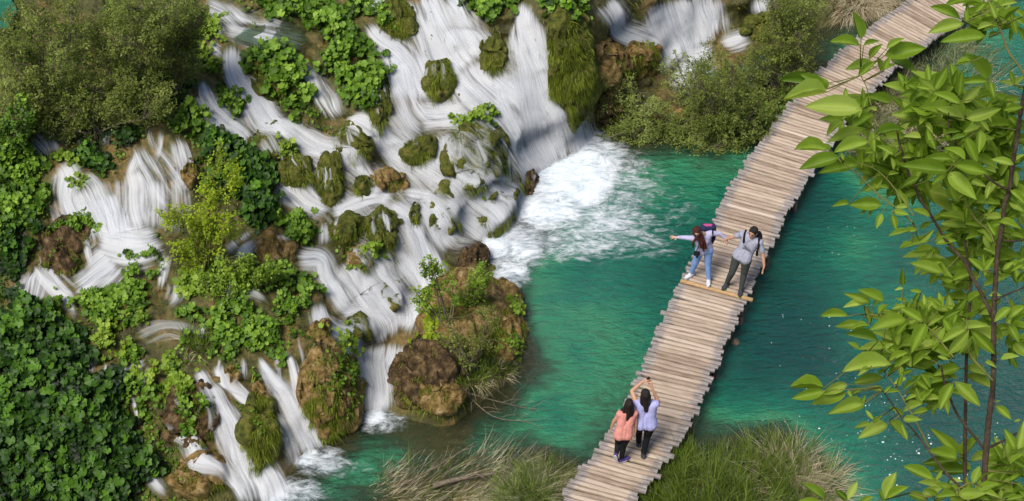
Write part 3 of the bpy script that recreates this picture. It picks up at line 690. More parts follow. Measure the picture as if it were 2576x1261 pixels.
col = ramp(n, l, f, [(.22, (.10, .07, .05)), (.38, (.28, .205, .15)), (.55, (.46, .36, .275)), (.8, (.62, .52, .42))])
sx = n.new('ShaderNodeSeparateXYZ'); l.new(fl.outputs['Vector'], sx.inputs[0])
endf = mapr(n, l, math_n(n, l, 'ADD', math_n(n, l, 'ABSOLUTE', sx.outputs[0]), math_n(n, l, 'MULTIPLY', blot, .5)), .88, 1.12, 0, .85)
grey = ramp(n, l, g, [(.35, (.09, .075, .07)), (.6, (.36, .33, .32)), (.75, (.55, .52, .51))])
mxc = n.new('ShaderNodeMix'); mxc.data_type = 'RGBA'; l.new(endf, mxc.inputs[0]); l.new(col, mxc.inputs[6]); l.new(grey, mxc.inputs[7])
p = n.new('ShaderNodeBsdfPrincipled'); l.new(mxc.outputs[2], p.inputs['Base Color']); p.inputs['Roughness'].default_value = .8; p.inputs['Specular IOR Level'].default_value = .2
b = n.new('ShaderNodeBump'); b.inputs['Strength'].default_value = .6; b.inputs['Distance'].default_value = .012; l.new(g, b.inputs['Height']); l.new(b.outputs[0], p.inputs['Normal'])
o = n.new('ShaderNodeOutputMaterial'); l.new(p.outputs[0], o.inputs[0]); M['plank'] = m
M['dark_wood'] = plain_mat('dark_wood', [(.3, (.03, .022, .018)), (.7, (.13, .10, .08))], 12, bump=.5)
M['new_wood'] = plain_mat('fresh_wood', [(.3, (.36, .21, .10)), (.7, (.60, .40, .20))], 9, bump=.3, stretch=(1, 6, 6))
def log_strip(A, a, b_, wdt, hgt, tint, segs=7, wob=.012):
    t = np.linspace(0, 1, segs); c = a + (b_ - a) * t[:, None]; dx = unit(b_ - a); up = np.array([0, 0, 1.]); sd_ = np.cross(up, dx)
    prof = [(-.5, -.5), (-.5, .12), (-.28, .40), (0, .5), (.28, .40), (.5, .12), (.5, -.5)]
    wv = wdt * (1 + .10 * fbm(c * 3 + tint * 50, 2)); cc = c + sd_ * (wob * fbm(c * 2.2 + tint * 31, 2))[:, None]; rz = .008 * fbm(c * 2 + tint * 77, 2)
    V = np.stack([cc + sd_ * (x * wv)[:, None] + up * (y_ * hgt + rz)[:, None] for x, y_ in prof], 1)
    uv = np.stack([np.stack([(t * 2 - 1), np.full(segs, x * wdt + tint * 9)], -1) for x, y_ in prof], 1)
    m_ = len(prof); idx = np.arange(segs * m_).reshape(segs, m_); nx = np.roll(idx, -1, axis=1)
    F = np.stack([idx[:-1], nx[:-1], nx[1:], idx[1:]], -1).reshape(-1, 4); A.add(V.reshape(-1, 3), F, tint, 0, uv.reshape(-1, 2))
    q0 = A.n - segs * m_; A.f.append((np.array([np.arange(m_)[::-1]]) + q0, 0)); A.f.append((np.array([np.arange(m_)]) + q0 + (segs - 1) * m_, 0))
A = Acc(); orange_i = int(np.argmin(np.abs(np.interp(pk, ts * 0 + np.arange(2400), ts) - 9.28)))
for i in range(npk):
    k = pk[i]; a = np.array([np.interp(k, np.arange(2400), Ld[:, j]) for j in range(3)]); b_ = np.array([np.interp(k, np.arange(2400), Rd[:, j]) for j in range(3)])
    dx = unit(b_ - a); sd_ = np.cross([0, 0, 1.], dx); sk = rng.normal() * .009
    a = a - dx * rng.normal(.0, .03) + sd_ * sk; b_ = b_ + dx * rng.normal(.0, .03) - sd_ * sk
    a[2] = b_[2] = DECK - .03 + rng.normal() * .006
    if i == orange_i: oa, ob = a.copy(), b_.copy(); continue
    log_strip(A, a, b_, PW_ * rng.uniform(.72, .90), .06, float(np.clip(.55 + rng.normal() * .17, 0.05, 1)))
A.build('deck', M['plank'], walk, smooth=False, world_loc=wl0)
A = Acc(); log_strip(A, oa, ob + unit(ob - oa) * .09, .085, .075, .5); A.build('new_plank', M['new_wood'], walk, world_loc=wl0)['label'] = 'fresh orange plank under the couple'
for off, nm in ((.10, 'beam'), (.90, 'beam')):
    Q = resamp(Ld + (Rd - Ld) * off, 70); Q[:, 2] = DECK - .14; A = Acc(); A.tube(Q, .065, 8); A.build(nm, M['dark_wood'], walk, world_loc=wl0)
for k in range(60, 2400, 195):
    c1 = Ld[k] + (Rd[k] - Ld[k]) * .04; c2 = Ld[k] + (Rd[k] - Ld[k]) * .96
    A = Acc(); A.tube([c1 + [0, 0, -.27] - (c2 - c1) * .04, c2 + [0, 0, -.27] + (c2 - c1) * .04], .055, 8); A.build('crossbeam', M['dark_wood'], walk, world_loc=wl0)
    for c in (c1, c2): A = Acc(); A.tube([c + [0, 0, -.2], c + [0.01, 0, -1.2], c + [0, 0, -2.6]], [.06, .065, .07], 8); A.build('post', M['dark_wood'], walk, world_loc=wl0)
# submerged stump
c = on_z(1850, 862, 0.0); e = empty('tree_stump', c, 'pale tree stump just under the water right of the walkway', 'stump')
A = Acc(); A.tube([c + [.02, 0, .07], c + [.0, 0, .03], c + [0, .05, -.3], c + [.05, .1, -1.4]], [.05, .085, .10, .13], 12)
A.build('wood', M['twig'], e, world_loc=c)

# ------------------------------------------------------------------ reeds and sedge tufts
def tuft(name, regions, label, cat, group, counts, H_=(.35, .7), seed=1, mats=('grass', 'dry'), lean=(0, 0, 0), droopk=.9, wid=.011, zmin=-.06, spread=1.0):
    """regions: ellipses (u, v, ru, rv). counts = (green upright, dry drooping)"""
    r0 = regions[0]; base = S(r0[0], r0[1]); base[2] = max(base[2], 0); e = empty(name, base, label, cat, group)
    for kind_, N in zip((0, 1), counts):
        if not N: continue
        U_ = []; V_ = []
        wts = np.array([r[2] * r[3] for r in regions]); wts = wts / wts.sum(); pick = rng.choice(len(regions), N, p=wts)
        R_ = np.array(regions)[pick]; q = np.sqrt(rng.random(N)) ** .9; th = rng.random(N) * 2 * np.pi
        u_ = R_[:, 0] + R_[:, 2] * q * np.cos(th); v_ = R_[:, 1] + R_[:, 3] * q * np.sin(th)
        X = S(u_, v_); X[:, 2] = np.maximum(X[:, 2], zmin)
        out = np.stack([np.cos(th), -np.sin(th), 0 * th], -1)
        clump = vnoise(np.stack([u_ / 22, v_ / 22, u_ * 0 + seed], -1))
        L_ = rng.uniform(*H_, N) * (1 + .35 * clump)
        if kind_ == 0:
            d = unit(np.array([0, 0, 1.]) + out * .25 * q[:, None] + rng.normal(size=(N, 3)) * .20 + np.array(lean) * .4)
            dr = out * (.25 * q[:, None]) + np.array([0, 0, -.35]) * rng.random(N)[:, None] + rng.normal(size=(N, 3)) * .15
            tn = np.clip(.45 + .25 * clump + rng.normal(size=N) * .2, 0, 1); w_ = rng.uniform(.8, 1.4, N) * wid
        else:
            d = unit(np.array([0, 0, .75]) + out * (.45 + .6 * q[:, None]) * spread + rng.normal(size=(N, 3)) * .3 * spread + np.array(lean))
            dr = out * .3 * spread + np.array([0, 0, -droopk]) * rng.uniform(.5, 1.2, N)[:, None] + rng.normal(size=(N, 3)) * .25
            tn = np.clip(.55 + .2 * clump + rng.normal(size=N) * .25, 0, 1); w_ = rng.uniform(.6, 1.1, N) * wid
        A = Acc(); blades(A, X, d, L_, w_, dr, tn, 5); A.build('green_blades' if kind_ == 0 else 'dry_blades', M[mats[kind_]], e, world_loc=base)
G1 = 'reed and sedge tufts along the walkway'
tuft('reed_tuft', [(1790, 1225, 180, 75), (1930, 1170, 80, 60), (1695, 1185, 60, 62), (1850, 1290, 240, 60), (1660, 1235, 50, 40)], 'big green reed tuft at the bottom edge right of the walkway, hiding its edge', 'reeds', G1, (8500, 3800), (.22, .52), 1, ('grass', 'sedge'), (0, 0, .1))
tuft('reed_tuft', [(1990, 1190, 70, 60), (2030, 1250, 90, 50)], 'dry brown end of the reeds at the bottom beside open water', 'reeds', G1, (350, 4200), (.3, .6), 2, ('grass', 'dry'))
tuft('reed_tuft', [(1380, 1225, 70, 50), (1340, 1262, 90, 40)], 'grey green grass tuft left of the walkway at the bottom edge', 'reeds', G1, (900, 3200), (.25, .55), 3, ('grass', 'sedge'))
tuft('reed_tuft', [(1120, 1240, 190, 42), (1270, 1205, 130, 34), (1040, 1262, 120, 30), (1250, 1250, 120, 30)], 'flattened straw coloured reeds along the bottom shore', 'reeds', G1, (450, 14000), (.22, .6), 4, ('grass', 'dry'), (1.0, .12, -.66), .25, spread=.5)
tuft('reed_tuft', [(2165, 330, 70, 60), (2240, 250, 90, 70), (2130, 380, 50, 35)], 'dense grey green sedge overhanging the right side of the walkway', 'reeds', G1, (1200, 6500), (.3, .65), 5, ('sedge', 'sedge'), (0, -.3, .1), 1.1)
tuft('reed_tuft', [(2340, 170, 90, 50), (2400, 240, 70, 60)], 'pale sedge island beside the far open water', 'reeds', G1, (700, 4600), (.3, .6), 6, ('sedge', 'sedge'), (0, -.2, .2), 1.0)
tuft('reed_tuft', [(2200, 385, 90, 40), (2300, 330, 120, 50), (2440, 330, 80, 40)], 'brown drooping dead sedge hanging down to dark water behind the leafy tree', 'reeds', G1, (300, 6000), (.35, .65), 7, ('sedge', 'dry'), (0, -.7, -.2), 1.3)
tuft('reed_tuft', [(2190, 0, 50, 30), (2150, 20, 50, 30), (2230, -20, 60, 30)], 'dry tangled reeds at the top edge left of the walkway', 'reeds', G1, (60, 2200), (.3, .6), 8, ('sedge', 'dry'), (0, -.3, 0), 1.2)
def twig(name, pts, r0, label, mat='twig', group=None, cat='branch', side=0):
    P = np.array([ (on_z(u, v, z) if z is not None else S(u, v) + [0, 0, .05]) for u, v, z in pts]); C = P
    for _ in range(2): C = np.concatenate([C[:1]] + [np.stack([C[i] * .75 + C[i + 1] * .25, C[i] * .25 + C[i + 1] * .75]) for i in range(len(C) - 1)] + [C[-1:]])
    e = empty(name, P[0], label, cat, group); A = Acc(); A.tube(C, np.linspace(r0, r0 * .25, len(C)), 6)
    for _ in range(side):
        i = rng.integers(len(C) // 4, len(C) - 1); d = unit(C[i] - C[i - 1]); q = unit(d + rng.normal(size=3) * .6); q[2] = abs(q[2]) * .5
        L_ = rng.uniform(.2, .6); A.tube([C[i], C[i] + q * L_ * .5 + [0, 0, .03], C[i] + q * L_ + rng.normal(size=3) * .06], [r0 * .4, r0 * .3, r0 * .12], 5)
    A.build('wood', M[mat], e, world_loc=P[0])
G2 = 'dead twigs by the pool'
twig('dead_branch', [(1205, 1250, .1), (1265, 1205, .3), (1330, 1150, .55), (1390, 1100, .8)][:2] + [(1275, 1160, .4), (1310, 1110, .6)], .018, 'long bare twig sticking up out of the bottom shore reeds', group=G2, side=3)
twig('dead_branch', [(1110, 905, .5), (1140, 950, .35), (1190, 1010, .2), (1245, 1055, .12), (1330, 1060, .1)], .016, 'thin dead branch trailing from the islet over the water', group=G2, side=12)
twig('dead_branch', [(1120, 960, .3), (1180, 990, .3), (1250, 1010, .15), (1340, 1030, .08)], .014, 'bare twiggy branch reaching right from the islet above the teal water', group=G2, side=14)
twig('dead_branch', [(1000, 1225, .15), (1090, 1180, .35), (1200, 1110, .5)], .02, 'forked straw coloured stalk slanting over the bottom shore', group=G2, side=4)
twig('dead_branch', [(870, 760, None), (920, 742, None), (965, 735, None), (990, 715, None)], .022, 'pale dead twig lying across the lower silky fall', group=G2, side=4)
twig('driftwood_log', [(1090, 1222, .16), (1150, 1205, .2), (1215, 1195, .2), (1290, 1185, .15)], .06, 'bleached driftwood log lying in the flattened reeds at the bottom', cat='log', side=2)

# foam flecks drifting on the pool
A = Acc()
for (cu, cv, ru, rv, k) in ((2150, 980, 240, 200, 80), (2350, 1120, 200, 130, 60), (2120, 600, 100, 60, 10)):
    for _ in range(k):
        u_, v_ = cu + ru * rng.uniform(-1, 1), cv + rv * rng.uniform(-1, 1); c = on_z(u_, v_, .016); r_ = rng.uniform(.004, .014) * (1 + (rng.random() < .1)); an = np.linspace(0, 6.283, 7, endpoint=False); rr_ = r_ * rng.uniform(.6, 1.2, 7)
        V = np.concatenate([[c + [0, 0, .008]], c + np.stack([rr_ * np.cos(an), rr_ * np.sin(an), 0 * an], -1)]); A.add(V, np.array([[0, 1 + i, 1 + (i + 1) % 7] for i in range(7)]))
M['fleck'] = plain_mat('foam_fleck', [(.3, (.75, .8, .8)), (.7, (.9, .92, .92))], 5, bump=0)
tag(A.build('foam_flecks', M['fleck']), kind='stuff')
# ------------------------------------------------------------------ people
M['skin'] = plain_mat('skin', [(.3, (.50, .27, .17)), (.7, (.60, .34, .22))], 8, rough=.5, bump=.05)
M['skin_light'] = plain_mat('fair_skin', [(.3, (.58, .34, .24)), (.7, (.68, .42, .31))], 8, rough=.5, bump=.05)
M['hair_dark'] = plain_mat('dark_hair', [(.3, (.008, .006, .006)), (.7, (.03, .018, .014))], 30, rough=.4, bump=.5, stretch=(4, 4, .5))
M['hair_red'] = plain_mat('auburn_hair', [(.3, (.025, .007, .005)), (.7, (.10, .022, .014))], 30, rough=.4, bump=.5, stretch=(4, 4, .5))
def cloth(name, c, k=.75): return plain_mat(name, [(.3, tuple(x * k for x in c)), (.7, c)], 14, rough=.85, bump=.5, bscale=22, spec=.1)
M['lilac'] = cloth('lilac_knit', (.55, .52, .74)); M['bluejean'] = cloth('pale_blue_denim', (.26, .42, .80)); M['greytee'] = cloth('grey_jersey', (.42, .42, .52))
M['darkjean'] = cloth('dark_green_grey_trousers', (.075, .085, .08)); M['black'] = cloth('black_cloth', (.018, .018, .022)); M['lav'] = cloth('lavender_top', (.50, .50, .86)); M['coral'] = cloth('coral_top', (.80, .33, .28))
M['white'] = cloth('white_shoe', (.75, .74, .80)); M['darkshoe'] = cloth('dark_shoe', (.06, .06, .075)); M['purple'] = cloth('purple_shoe', (.10, .07, .24)); M['pink'] = cloth('pink_pack', (.55, .09, .25)); M['navy'] = cloth('navy_pack', (.03, .035, .09))
M['lip'] = plain_mat('lip', [(.3, (.42, .10, .10)), (.7, (.48, .13, .12))], 5, bump=0); M['eye'] = plain_mat('eye', [(.3, (.01, .008, .006)), (.7, (.02, .01, .01))], 5, rough=.2, bump=0)
M['print'] = plain_mat('print', [(.3, (.10, .11, .14)), (.7, (.16, .17, .2))], 5, bump=0); M['lime'] = plain_mat('lime_lace', [(.3, (.35, .6, .1)), (.7, (.4, .7, .1))], 5, bump=0)
def cap(A, a, b_, r0, r1, n_=6, sides=12):
    """closed rounded capsule from a to b"""
    a = np.asarray(a, float); b_ = np.asarray(b_, float); d = b_ - a; L_ = np.linalg.norm(d) + 1e-6; d = d / L_
    th = np.linspace(0, np.pi / 2, 5); P = []; Rr = []
    for t in th[:-1][::-1]: pass
    for t in np.linspace(np.pi / 2, 0.0, 5)[:-1]: P.append(a - d * r0 * math.sin(t)); Rr.append(max(r0 * math.cos(t), .0012))
    for s_ in np.linspace(0, 1, n_): P.append(a + d * L_ * s_); Rr.append(r0 + (r1 - r0) * s_)
    for t in np.linspace(0.0, np.pi / 2, 5)[1:]: P.append(b_ + d * r1 * math.sin(t)); Rr.append(max(r1 * math.cos(t), .0012))
    ref = np.array([0, 0, 1.]) if abs(d[2]) < .8 else np.array([1., 0, 0]); u_ = unit(np.cross(d, ref)); w_ = np.cross(d, u_)
    P = np.array(P); Rr = np.array(Rr); an = np.arange(sides) * 2 * np.pi / sides
    V = P[:, None] + Rr[:, None, None] * (u_ * np.cos(an)[None, :, None] + w_ * np.sin(an)[None, :, None]); i = np.arange(len(P) - 1)[:, None] * sides; j = np.arange(sides)[None]; k = (j + 1) % sides
    A.add(V.reshape(-1, 3), np.stack([i + j, i + sides + j, i + sides + k, i + k], -1).reshape(-1, 4)); q = A.n - len(P) * sides; c = np.arange(sides)
    A.f.append((np.array([c]) + q, 0)); A.f.append((np.array([c[::-1]]) + q + (len(P) - 1) * sides, 0))
def ball(A, c, r, axes=None):
    th = np.linspace(0.02, np.pi - .02, 12); ph = np.arange(16) * 2 * np.pi / 16; X = np.stack([np.sin(th)[:, None] * np.cos(ph)[None], np.sin(th)[:, None] * np.sin(ph)[None], np.cos(th)[:, None] + 0 * ph[None]], -1) * np.asarray(r)
    if axes is not None: X = X @ np.asarray(axes)
    V = X + np.asarray(c, float); i = np.arange(11)[:, None] * 16; j = np.arange(16)[None]; k = (j + 1) % 16
    A.add(V.reshape(-1, 3), np.stack([i + j, i + 16 + j, i + 16 + k, i + k], -1).reshape(-1, 4)); q = A.n - 192; cc = np.arange(16)
    A.f.append((np.array([cc[::-1]]) + q, 0)); A.f.append((np.array([cc]) + q + 176, 0))
def fused(A, name, mat, parent, voxel=.008, smooth=6):
    o = A.build(name, mat, parent); r = o.modifiers.new('fuse', 'REMESH'); r.mode = 'VOXEL'; r.voxel_size = voxel; r.use_smooth_shade = True
    s = o.modifiers.new('soften', 'SMOOTH'); s.iterations = smooth; s.factor = .5; return o
def hand(A, wrist, dirv, up, curl=.35, s=1.0, side=1, spread=.16):
    """palm, four bent fingers of different lengths and a thumb leaving the side of the palm"""
    w = np.asarray(wrist, float); d = unit(np.asarray(dirv, float)); n = unit(np.asarray(up, float) - d * np.dot(up, d)); x = np.cross(d, n) * side
    for k in (-1, 0, 1): cap(A, w, w + d * .075 * s + x * .022 * k * s, .019 * s, .013 * s)
    for k, L_ in zip((-1.5, -.5, .5, 1.5), (.058, .074, .080, .070)):
        b0 = w + d * .082 * s + x * .0185 * k * s; dd = unit(d + x * spread * k * .6); p1 = b0 + dd * L_ * .5 * s; d2 = unit(dd - n * curl * 1.5); p2 = p1 + d2 * L_ * .3 * s; d3 = unit(dd - n * curl * 3); p3 = p2 + d3 * L_ * .25 * s
        cap(A, b0, p1, .0095 * s, .0085 * s, 3, 8); cap(A, p1, p2, .0085 * s, .008 * s, 3, 8); cap(A, p2, p3, .008 * s, .0068 * s, 3, 8)
    t0 = w + d * .025 * s + x * .026 * s; t1 = t0 + unit(d * .6 + x * .8 - n * .3) * .038 * s; t2 = t1 + unit(d * .9 + x * .35 - n * .3) * .03 * s
    cap(A, t0, t1, .013 * s, .0105 * s, 3, 8); cap(A, t1, t2, .0105 * s, .0085 * s, 3, 8)
def shoe(name, J, toe, mat, parent, s=1.0, extra=None):
    a = np.asarray(J, float); d = unit(np.array([*toe[:2], toe[2] if len(toe) > 2 else 0.0])); A = Acc(); sdv = unit(np.cross(d, [0, 0, 1.])); z = np.array([0, 0, 1.]) if abs(d[2]) < .5 else np.cross(sdv, d)
    h = a - z * .05 * s
    for k in (-1, 1):
        cap(A, h - d * .045 * s + sdv * .012 * k, h + d * .12 * s + sdv * .018 * k * s, .034 * s, .030 * s); cap(A, h + d * .12 * s + sdv * .012 * k, h + d * .175 * s + sdv * .006 * k, .03 * s, .02 * s)
    cap(A, h, a + z * .02 * s, .042 * s, .042 * s); cap(A, a, h + d * .09 * s, .04 * s, .03 * s)
    o = fused(A, name, M[mat], parent, .007, 3)
    A = Acc(); ang = np.linspace(0, 2 * np.pi, 20, endpoint=False); ol = np.stack([.058 + .125 * np.cos(ang), (.045 - .006 * np.cos(ang)) * np.sin(ang)], -1) * s
    top = h + d * ol[:, :1] + sdv * ol[:, 1:] - z * .026 * s; bot = top - z * .018 * s; j = np.arange(20); k = (j + 1) % 20
    A.add(np.concatenate([top, bot]), np.stack([j, k, k + 20, j + 20], -1)); A.f.append((np.array([j]), 0)); A.f.append((np.array([j[::-1] + 20]), 0))
    A.build('sole', M['white'] if mat != 'darkshoe' else M['lime'], o, smooth=False)
def person(loc, J, look, label, spec):
    """J: joints in metres from the ground point between the feet; look: facing direction of the face"""
    e = empty('person', loc, label, 'person', None); J = {k: np.asarray(v, float) for k, v in J.items()}; s = spec.get('s', 1.0); fw = spec['front']; fw = unit(np.array([*fw, 0.0]))
    A = Acc(); look = unit(np.asarray(look, float)); hz = unit(J['head'] - J['neck']); hz = unit(hz * .7 + np.array([0, 0, .5])); hx = unit(np.cross(look, hz)); hy = np.cross(hz, hx)   # hy: face direction
    ax = np.array([hx, hy, hz]); H_ = J['head']
    ball(A, H_ + hz * .012, (.076 * s, .092 * s, .100 * s), ax); ball(A, H_ + hy * .028 * s - hz * .05 * s, (.055 * s, .058 * s, .062 * s), ax); ball(A, H_ + hy * .06 * s - hz * .095 * s, (.022 * s, .02 * s, .02 * s), ax)
    cap(A, H_ + hy * .088 * s + hz * .01 * s, H_ + hy * .104 * s - hz * .022 * s, .008 * s, .013 * s, 3, 8)
    for k in (-1, 1):
        ball(A, H_ + hx * .078 * s * k - hz * .005, (.012 * s, .02 * s, .031 * s), ax); cap(A, H_ + hy * .08 * s + hx * .018 * k * s + hz * .028 * s, H_ + hy * .072 * s + hx * .045 * k * s + hz * .026 * s, .010 * s, .008 * s, 3, 8)
    cap(A, J['neck'] - hz * .03, H_ - hz * .05 * s, .052 * s, .050 * s)
    SL, SR, HL, HR = J['sl'], J['sr'], J['hl'], J['hr']; ch = (SL + SR) / 2; hp = (HL + HR) / 2; wst = ch * .42 + hp * .58; sx_ = unit(SR - SL)
    bw = spec.get('bw', 1.0)
    cap(A, SL, SR, .062 * s, .062 * s)
    for k in (-1, 1):
        cap(A, ch + sx_ * .09 * k * s * bw - [0, 0, .04], wst + sx_ * .065 * k * s * bw, .088 * s * bw, .078 * s * bw); cap(A, wst + sx_ * .065 * k * s * bw, hp + sx_ * .075 * k * s * bw, .08 * s * bw, .098 * s * bw)
        if spec.get('female'): ball(A, ch + sx_ * .075 * k * s + fw * .075 * s - np.array([0, 0, .12 * s]), (.062 * s, .062 * s, .062 * s))
    for sh, el, wr in (('sl', 'el', 'wl'), ('sr', 'er', 'wr')): cap(A, J[sh], J[el], .052 * s, .040 * s); cap(A, J[el], J[wr], .040 * s, .025 * s)
    for k in ('l', 'r'): cap(A, J['h' + k], J['k' + k], .092 * s * bw, .058 * s); cap(A, J['k' + k], J['a' + k], .058 * s, .036 * s); cap(A, J['a' + k], J['a' + k] - [0, 0, .03], .034 * s, .034 * s)
    for (w, d, up, cu_, sd_, spr) in spec['hands']: hand(A, J[w] , d, up, cu_, s, sd_, spr)
    fused(A, 'body', M[spec.get('skin', 'skin')], e, .0062, 5)
    # face
    for k in (-1, 1): A = Acc(); ball(A, H_ + hy * .083 * s + hx * .030 * k * s + hz * .012 * s, (.013 * s, .008 * s, .007 * s), ax); A.build('eye', M['eye'], e); A = Acc(); cap(A, H_ + hy * .088 * s + hx * .018 * k * s + hz * .034 * s, H_ + hy * .078 * s + hx * .045 * k * s + hz * .032 * s, .004, .003, 3, 6); A.build('eyebrow', M['hair_dark'], e)
    A = Acc(); cap(A, H_ + hy * .088 * s - hx * .022 * s - hz * .053 * s, H_ + hy * .088 * s + hx * .022 * s - hz * .053 * s, .008, .008, 4, 8); A.build('mouth', M['lip'], e)
    # hair: cap over the skull plus falling locks
    A = Acc(); ball(A, H_ + hz * .028 * s - hy * .014 * s, (.086 * s, .098 * s, .098 * s), ax); ball(A, H_ - hy * .04 * s - hz * .02 * s, (.08 * s, .07 * s, .09 * s), ax)
    for (a, b_, c_, r0, r1) in spec.get('locks', []):
        q0 = H_ + ax.T @ np.array(a) * s; cap(A, q0, H_ + np.asarray(b_) * s, r0, (r0 + r1) / 2, 5, 8); cap(A, H_ + np.asarray(b_) * s, H_ + np.asarray(c_) * s, (r0 + r1) / 2, r1, 5, 8)
    fused(A, 'hair', M[spec['hair']], e, .007, 3)
    # top
    A = Acc(); g = spec.get('loose', .012); hem = spec.get('hem', .02)
    cap(A, SL, SR, .066 * s + g * .5, .066 * s + g * .5)
    for k in (-1, 1):
        cap(A, ch + sx_ * .09 * k * s * bw - [0, 0, .04], wst + sx_ * .068 * k * s * bw, .092 * s * bw + g * .6, .084 * s * bw + g); cap(A, wst + sx_ * .068 * k * s * bw, hp + sx_ * .078 * k * s * bw - [0, 0, hem], .084 * s * bw + g, .104 * s * bw + g * 1.2)
        if spec.get('female'): ball(A, ch + sx_ * .075 * k * s + fw * .08 * s - np.array([0, 0, .12 * s]), (.066 * s, .066 * s, .066 * s))
    cap(A, wst, hp - [0, 0, hem], .088 * s * bw + g, .10 * s * bw + g)
    for sh, el, wr in (('sl', 'el', 'wl'), ('sr', 'er', 'wr')):
        f_ = spec['sleeve']
        if f_ <= .05: continue
        q1 = J[sh] + (J[el] - J[sh]) * min(1, f_); cap(A, J[sh], q1, .060 * s + g * .4, .050 * s + g * .6 if f_ <= 1 else .046 * s)
        if f_ > 1: cap(A, J[el], J[el] + (J[wr] - J[el]) * .93, .047 * s, .033 * s)
    top = fused(A, 'shirt', M[spec['top']], e, .008, 4)
    if spec.get('print'):
        c0 = ch * .72 + hp * .28 + fw * .125; A = Acc(); 
        for k in range(9): q_ = c0 + sx_ * rng.uniform(-.08, .08) + np.array([0, 0, rng.uniform(-.035, .035)]); cap(A, q_ - sx_ * .03, q_ + sx_ * .03, .012, .010, 3, 6)
        fused(A, 'chest_print', M['print'], top, .006, 2)
    # trousers
    A = Acc(); g = spec.get('tl', .008)
    cap(A, HL, HR, .100 * s * bw + g, .100 * s * bw + g)
    for k in ('l', 'r'): cap(A, J['h' + k], J['k' + k], .096 * s * bw + g, .062 * s + g); cap(A, J['k' + k], J['a' + k] + (J['k' + k] - J['a' + k]) * .08, .062 * s + g, .042 * s + g)
    fused(A, 'trousers', M[spec['legs']], e, .008, 4)
    for k, t_ in (('l', spec['toes'][0]), ('r', spec['toes'][1])): shoe('shoe', J['a' + k], t_, spec['shoe'], e, s)
    return e
DZ = DECK + .005
p1_ = on_z(1760, 703, DZ)
J1 = dict(neck=(-.03, -.06, 1.30), head=(-.17, -.17, 1.45), sl=(-.19, -.10, 1.20), sr=(.12, .0, 1.24), hl=(-.06, -.02, .83), hr=(.11, -.02, .83), el=(-.38, -.07, 1.20), wl=(-.52, -.03, 1.17), er=(.30, .05, 1.20), wr=(.43, .03, 1.08),
          kl=(-.11, .02, .46), kr=(.125, -.05, .46), al=(-.165, .10, .09), ar=(.17, -.08, .09))
person(p1_, J1, (-.35, -.9, -.05), 'long haired woman in lilac top and pale blue jeans, arms outstretched', dict(front=(-.1, -1), female=1, s=.95, top='lilac', legs='bluejean', shoe='white', hair='hair_red', skin='skin_light', sleeve=2, hem=.0,
   toes=((-.75, -.65), (-.15, -1)), hands=[('wl', (-1, -.05, .1), (0, 0, 1), .15, -1, .5), ('wr', (.4, -.3, -.9), (.6, -.5, .3), .5, 1, .1)],
   locks=[((-.07, .02, .0), (-.085, -.12, -.20), (-.06, -.09, -.36), .036, .014), ((.07, .02, .0), (.09, -.12, -.22), (.16, -.10, -.44), .045, .022), ((.06, -.02, .03), (.14, -.06, -.20), (.20, -.09, -.38), .05, .025), ((.0, -.04, .05), (.10, -.03, -.12), (.15, -.06, -.30), .06, .03), ((.05, .06, .06), (.04, -.12, -.14), (.09, -.13, -.34), .025, .012)]))
p2_ = on_z(1844.5, 728, DZ)
J2 = dict(neck=(.235, .02, 1.40), head=(.24, -.03, 1.56), sl=(.07, .14, 1.36), sr=(.385, -.07, 1.33), hl=(-.0, .02, .86), hr=(.18, -.06, .86), el=(-.07, .24, 1.20), wl=(-.19, .29, 1.10), er=(.47, -.15, 1.06), wr=(.50, -.23, .86),
          kl=(-.07, -.02, .48), kr=(.17, -.03, .47), al=(-.125, .10, .09), ar=(.14, -.07, .09))
person(p2_, J2, (-.55, -.7, -.55), 'man in grey T-shirt and dark trousers holding the hand of the woman in jeans', dict(front=(-.45, -.9), s=1.02, top='greytee', legs='darkjean', shoe='darkshoe', hair='hair_dark', sleeve=.62, hem=-.05, loose=.016, tl=.006, print=1,
   toes=((-.55, -.85), (-.25, -1)), hands=[('wl', (-.6, .1, -.5), (0, .3, 1), .5, 1, .1), ('wr', (-.15, -.3, -.9), (1, 0, 0), .15, 1, .45)]))
p3_ = on_z(1613, 1138, DZ)
J3 = dict(neck=(.03, .03, 1.34), head=(.0, .05, 1.50), sl=(-.15, .03, 1.29), sr=(.19, .03, 1.27), hl=(-.06, -.06, .83), hr=(.12, -.06, .83), el=(-.225, .20, 1.42), wl=(-.03, .27, 1.60), er=(.25, .16, 1.17), wr=(.13, .24, 1.45),
          kl=(-.06, .12, .47), kr=(.09, .0, .47), al=(-.04, .16, .09), ar=(.03, -.10, .09))
person(p3_, J3, (0, 1, .1), 'woman in lavender sleeveless top raising both arms to take a picture', dict(front=(0, 1), female=1, s=.98, bw=1.12, top='lav', legs='black', shoe='darkshoe', hair='hair_dark', sleeve=.0, hem=-.02, loose=.016,
   toes=((0, 1), (.1, 1)), hands=[('wl', (.5, .2, .05), (0, 0, 1), .6, 1, .1), ('wr', (-.3, .2, .8), (0, -1, .3), .6, -1, .1)],
   locks=[((0, -.06, .02), (.01, -.09, -.14), (.02, -.11, -.30), .07, .045), ((.05, -.05, .0), (.06, -.06, -.14), (.07, -.08, -.30), .05, .03), ((-.05, -.05, .0), (-.06, -.06, -.14), (-.04, -.09, -.30), .05, .03)]))
p4_ = on_z(1560, 1161, DZ)
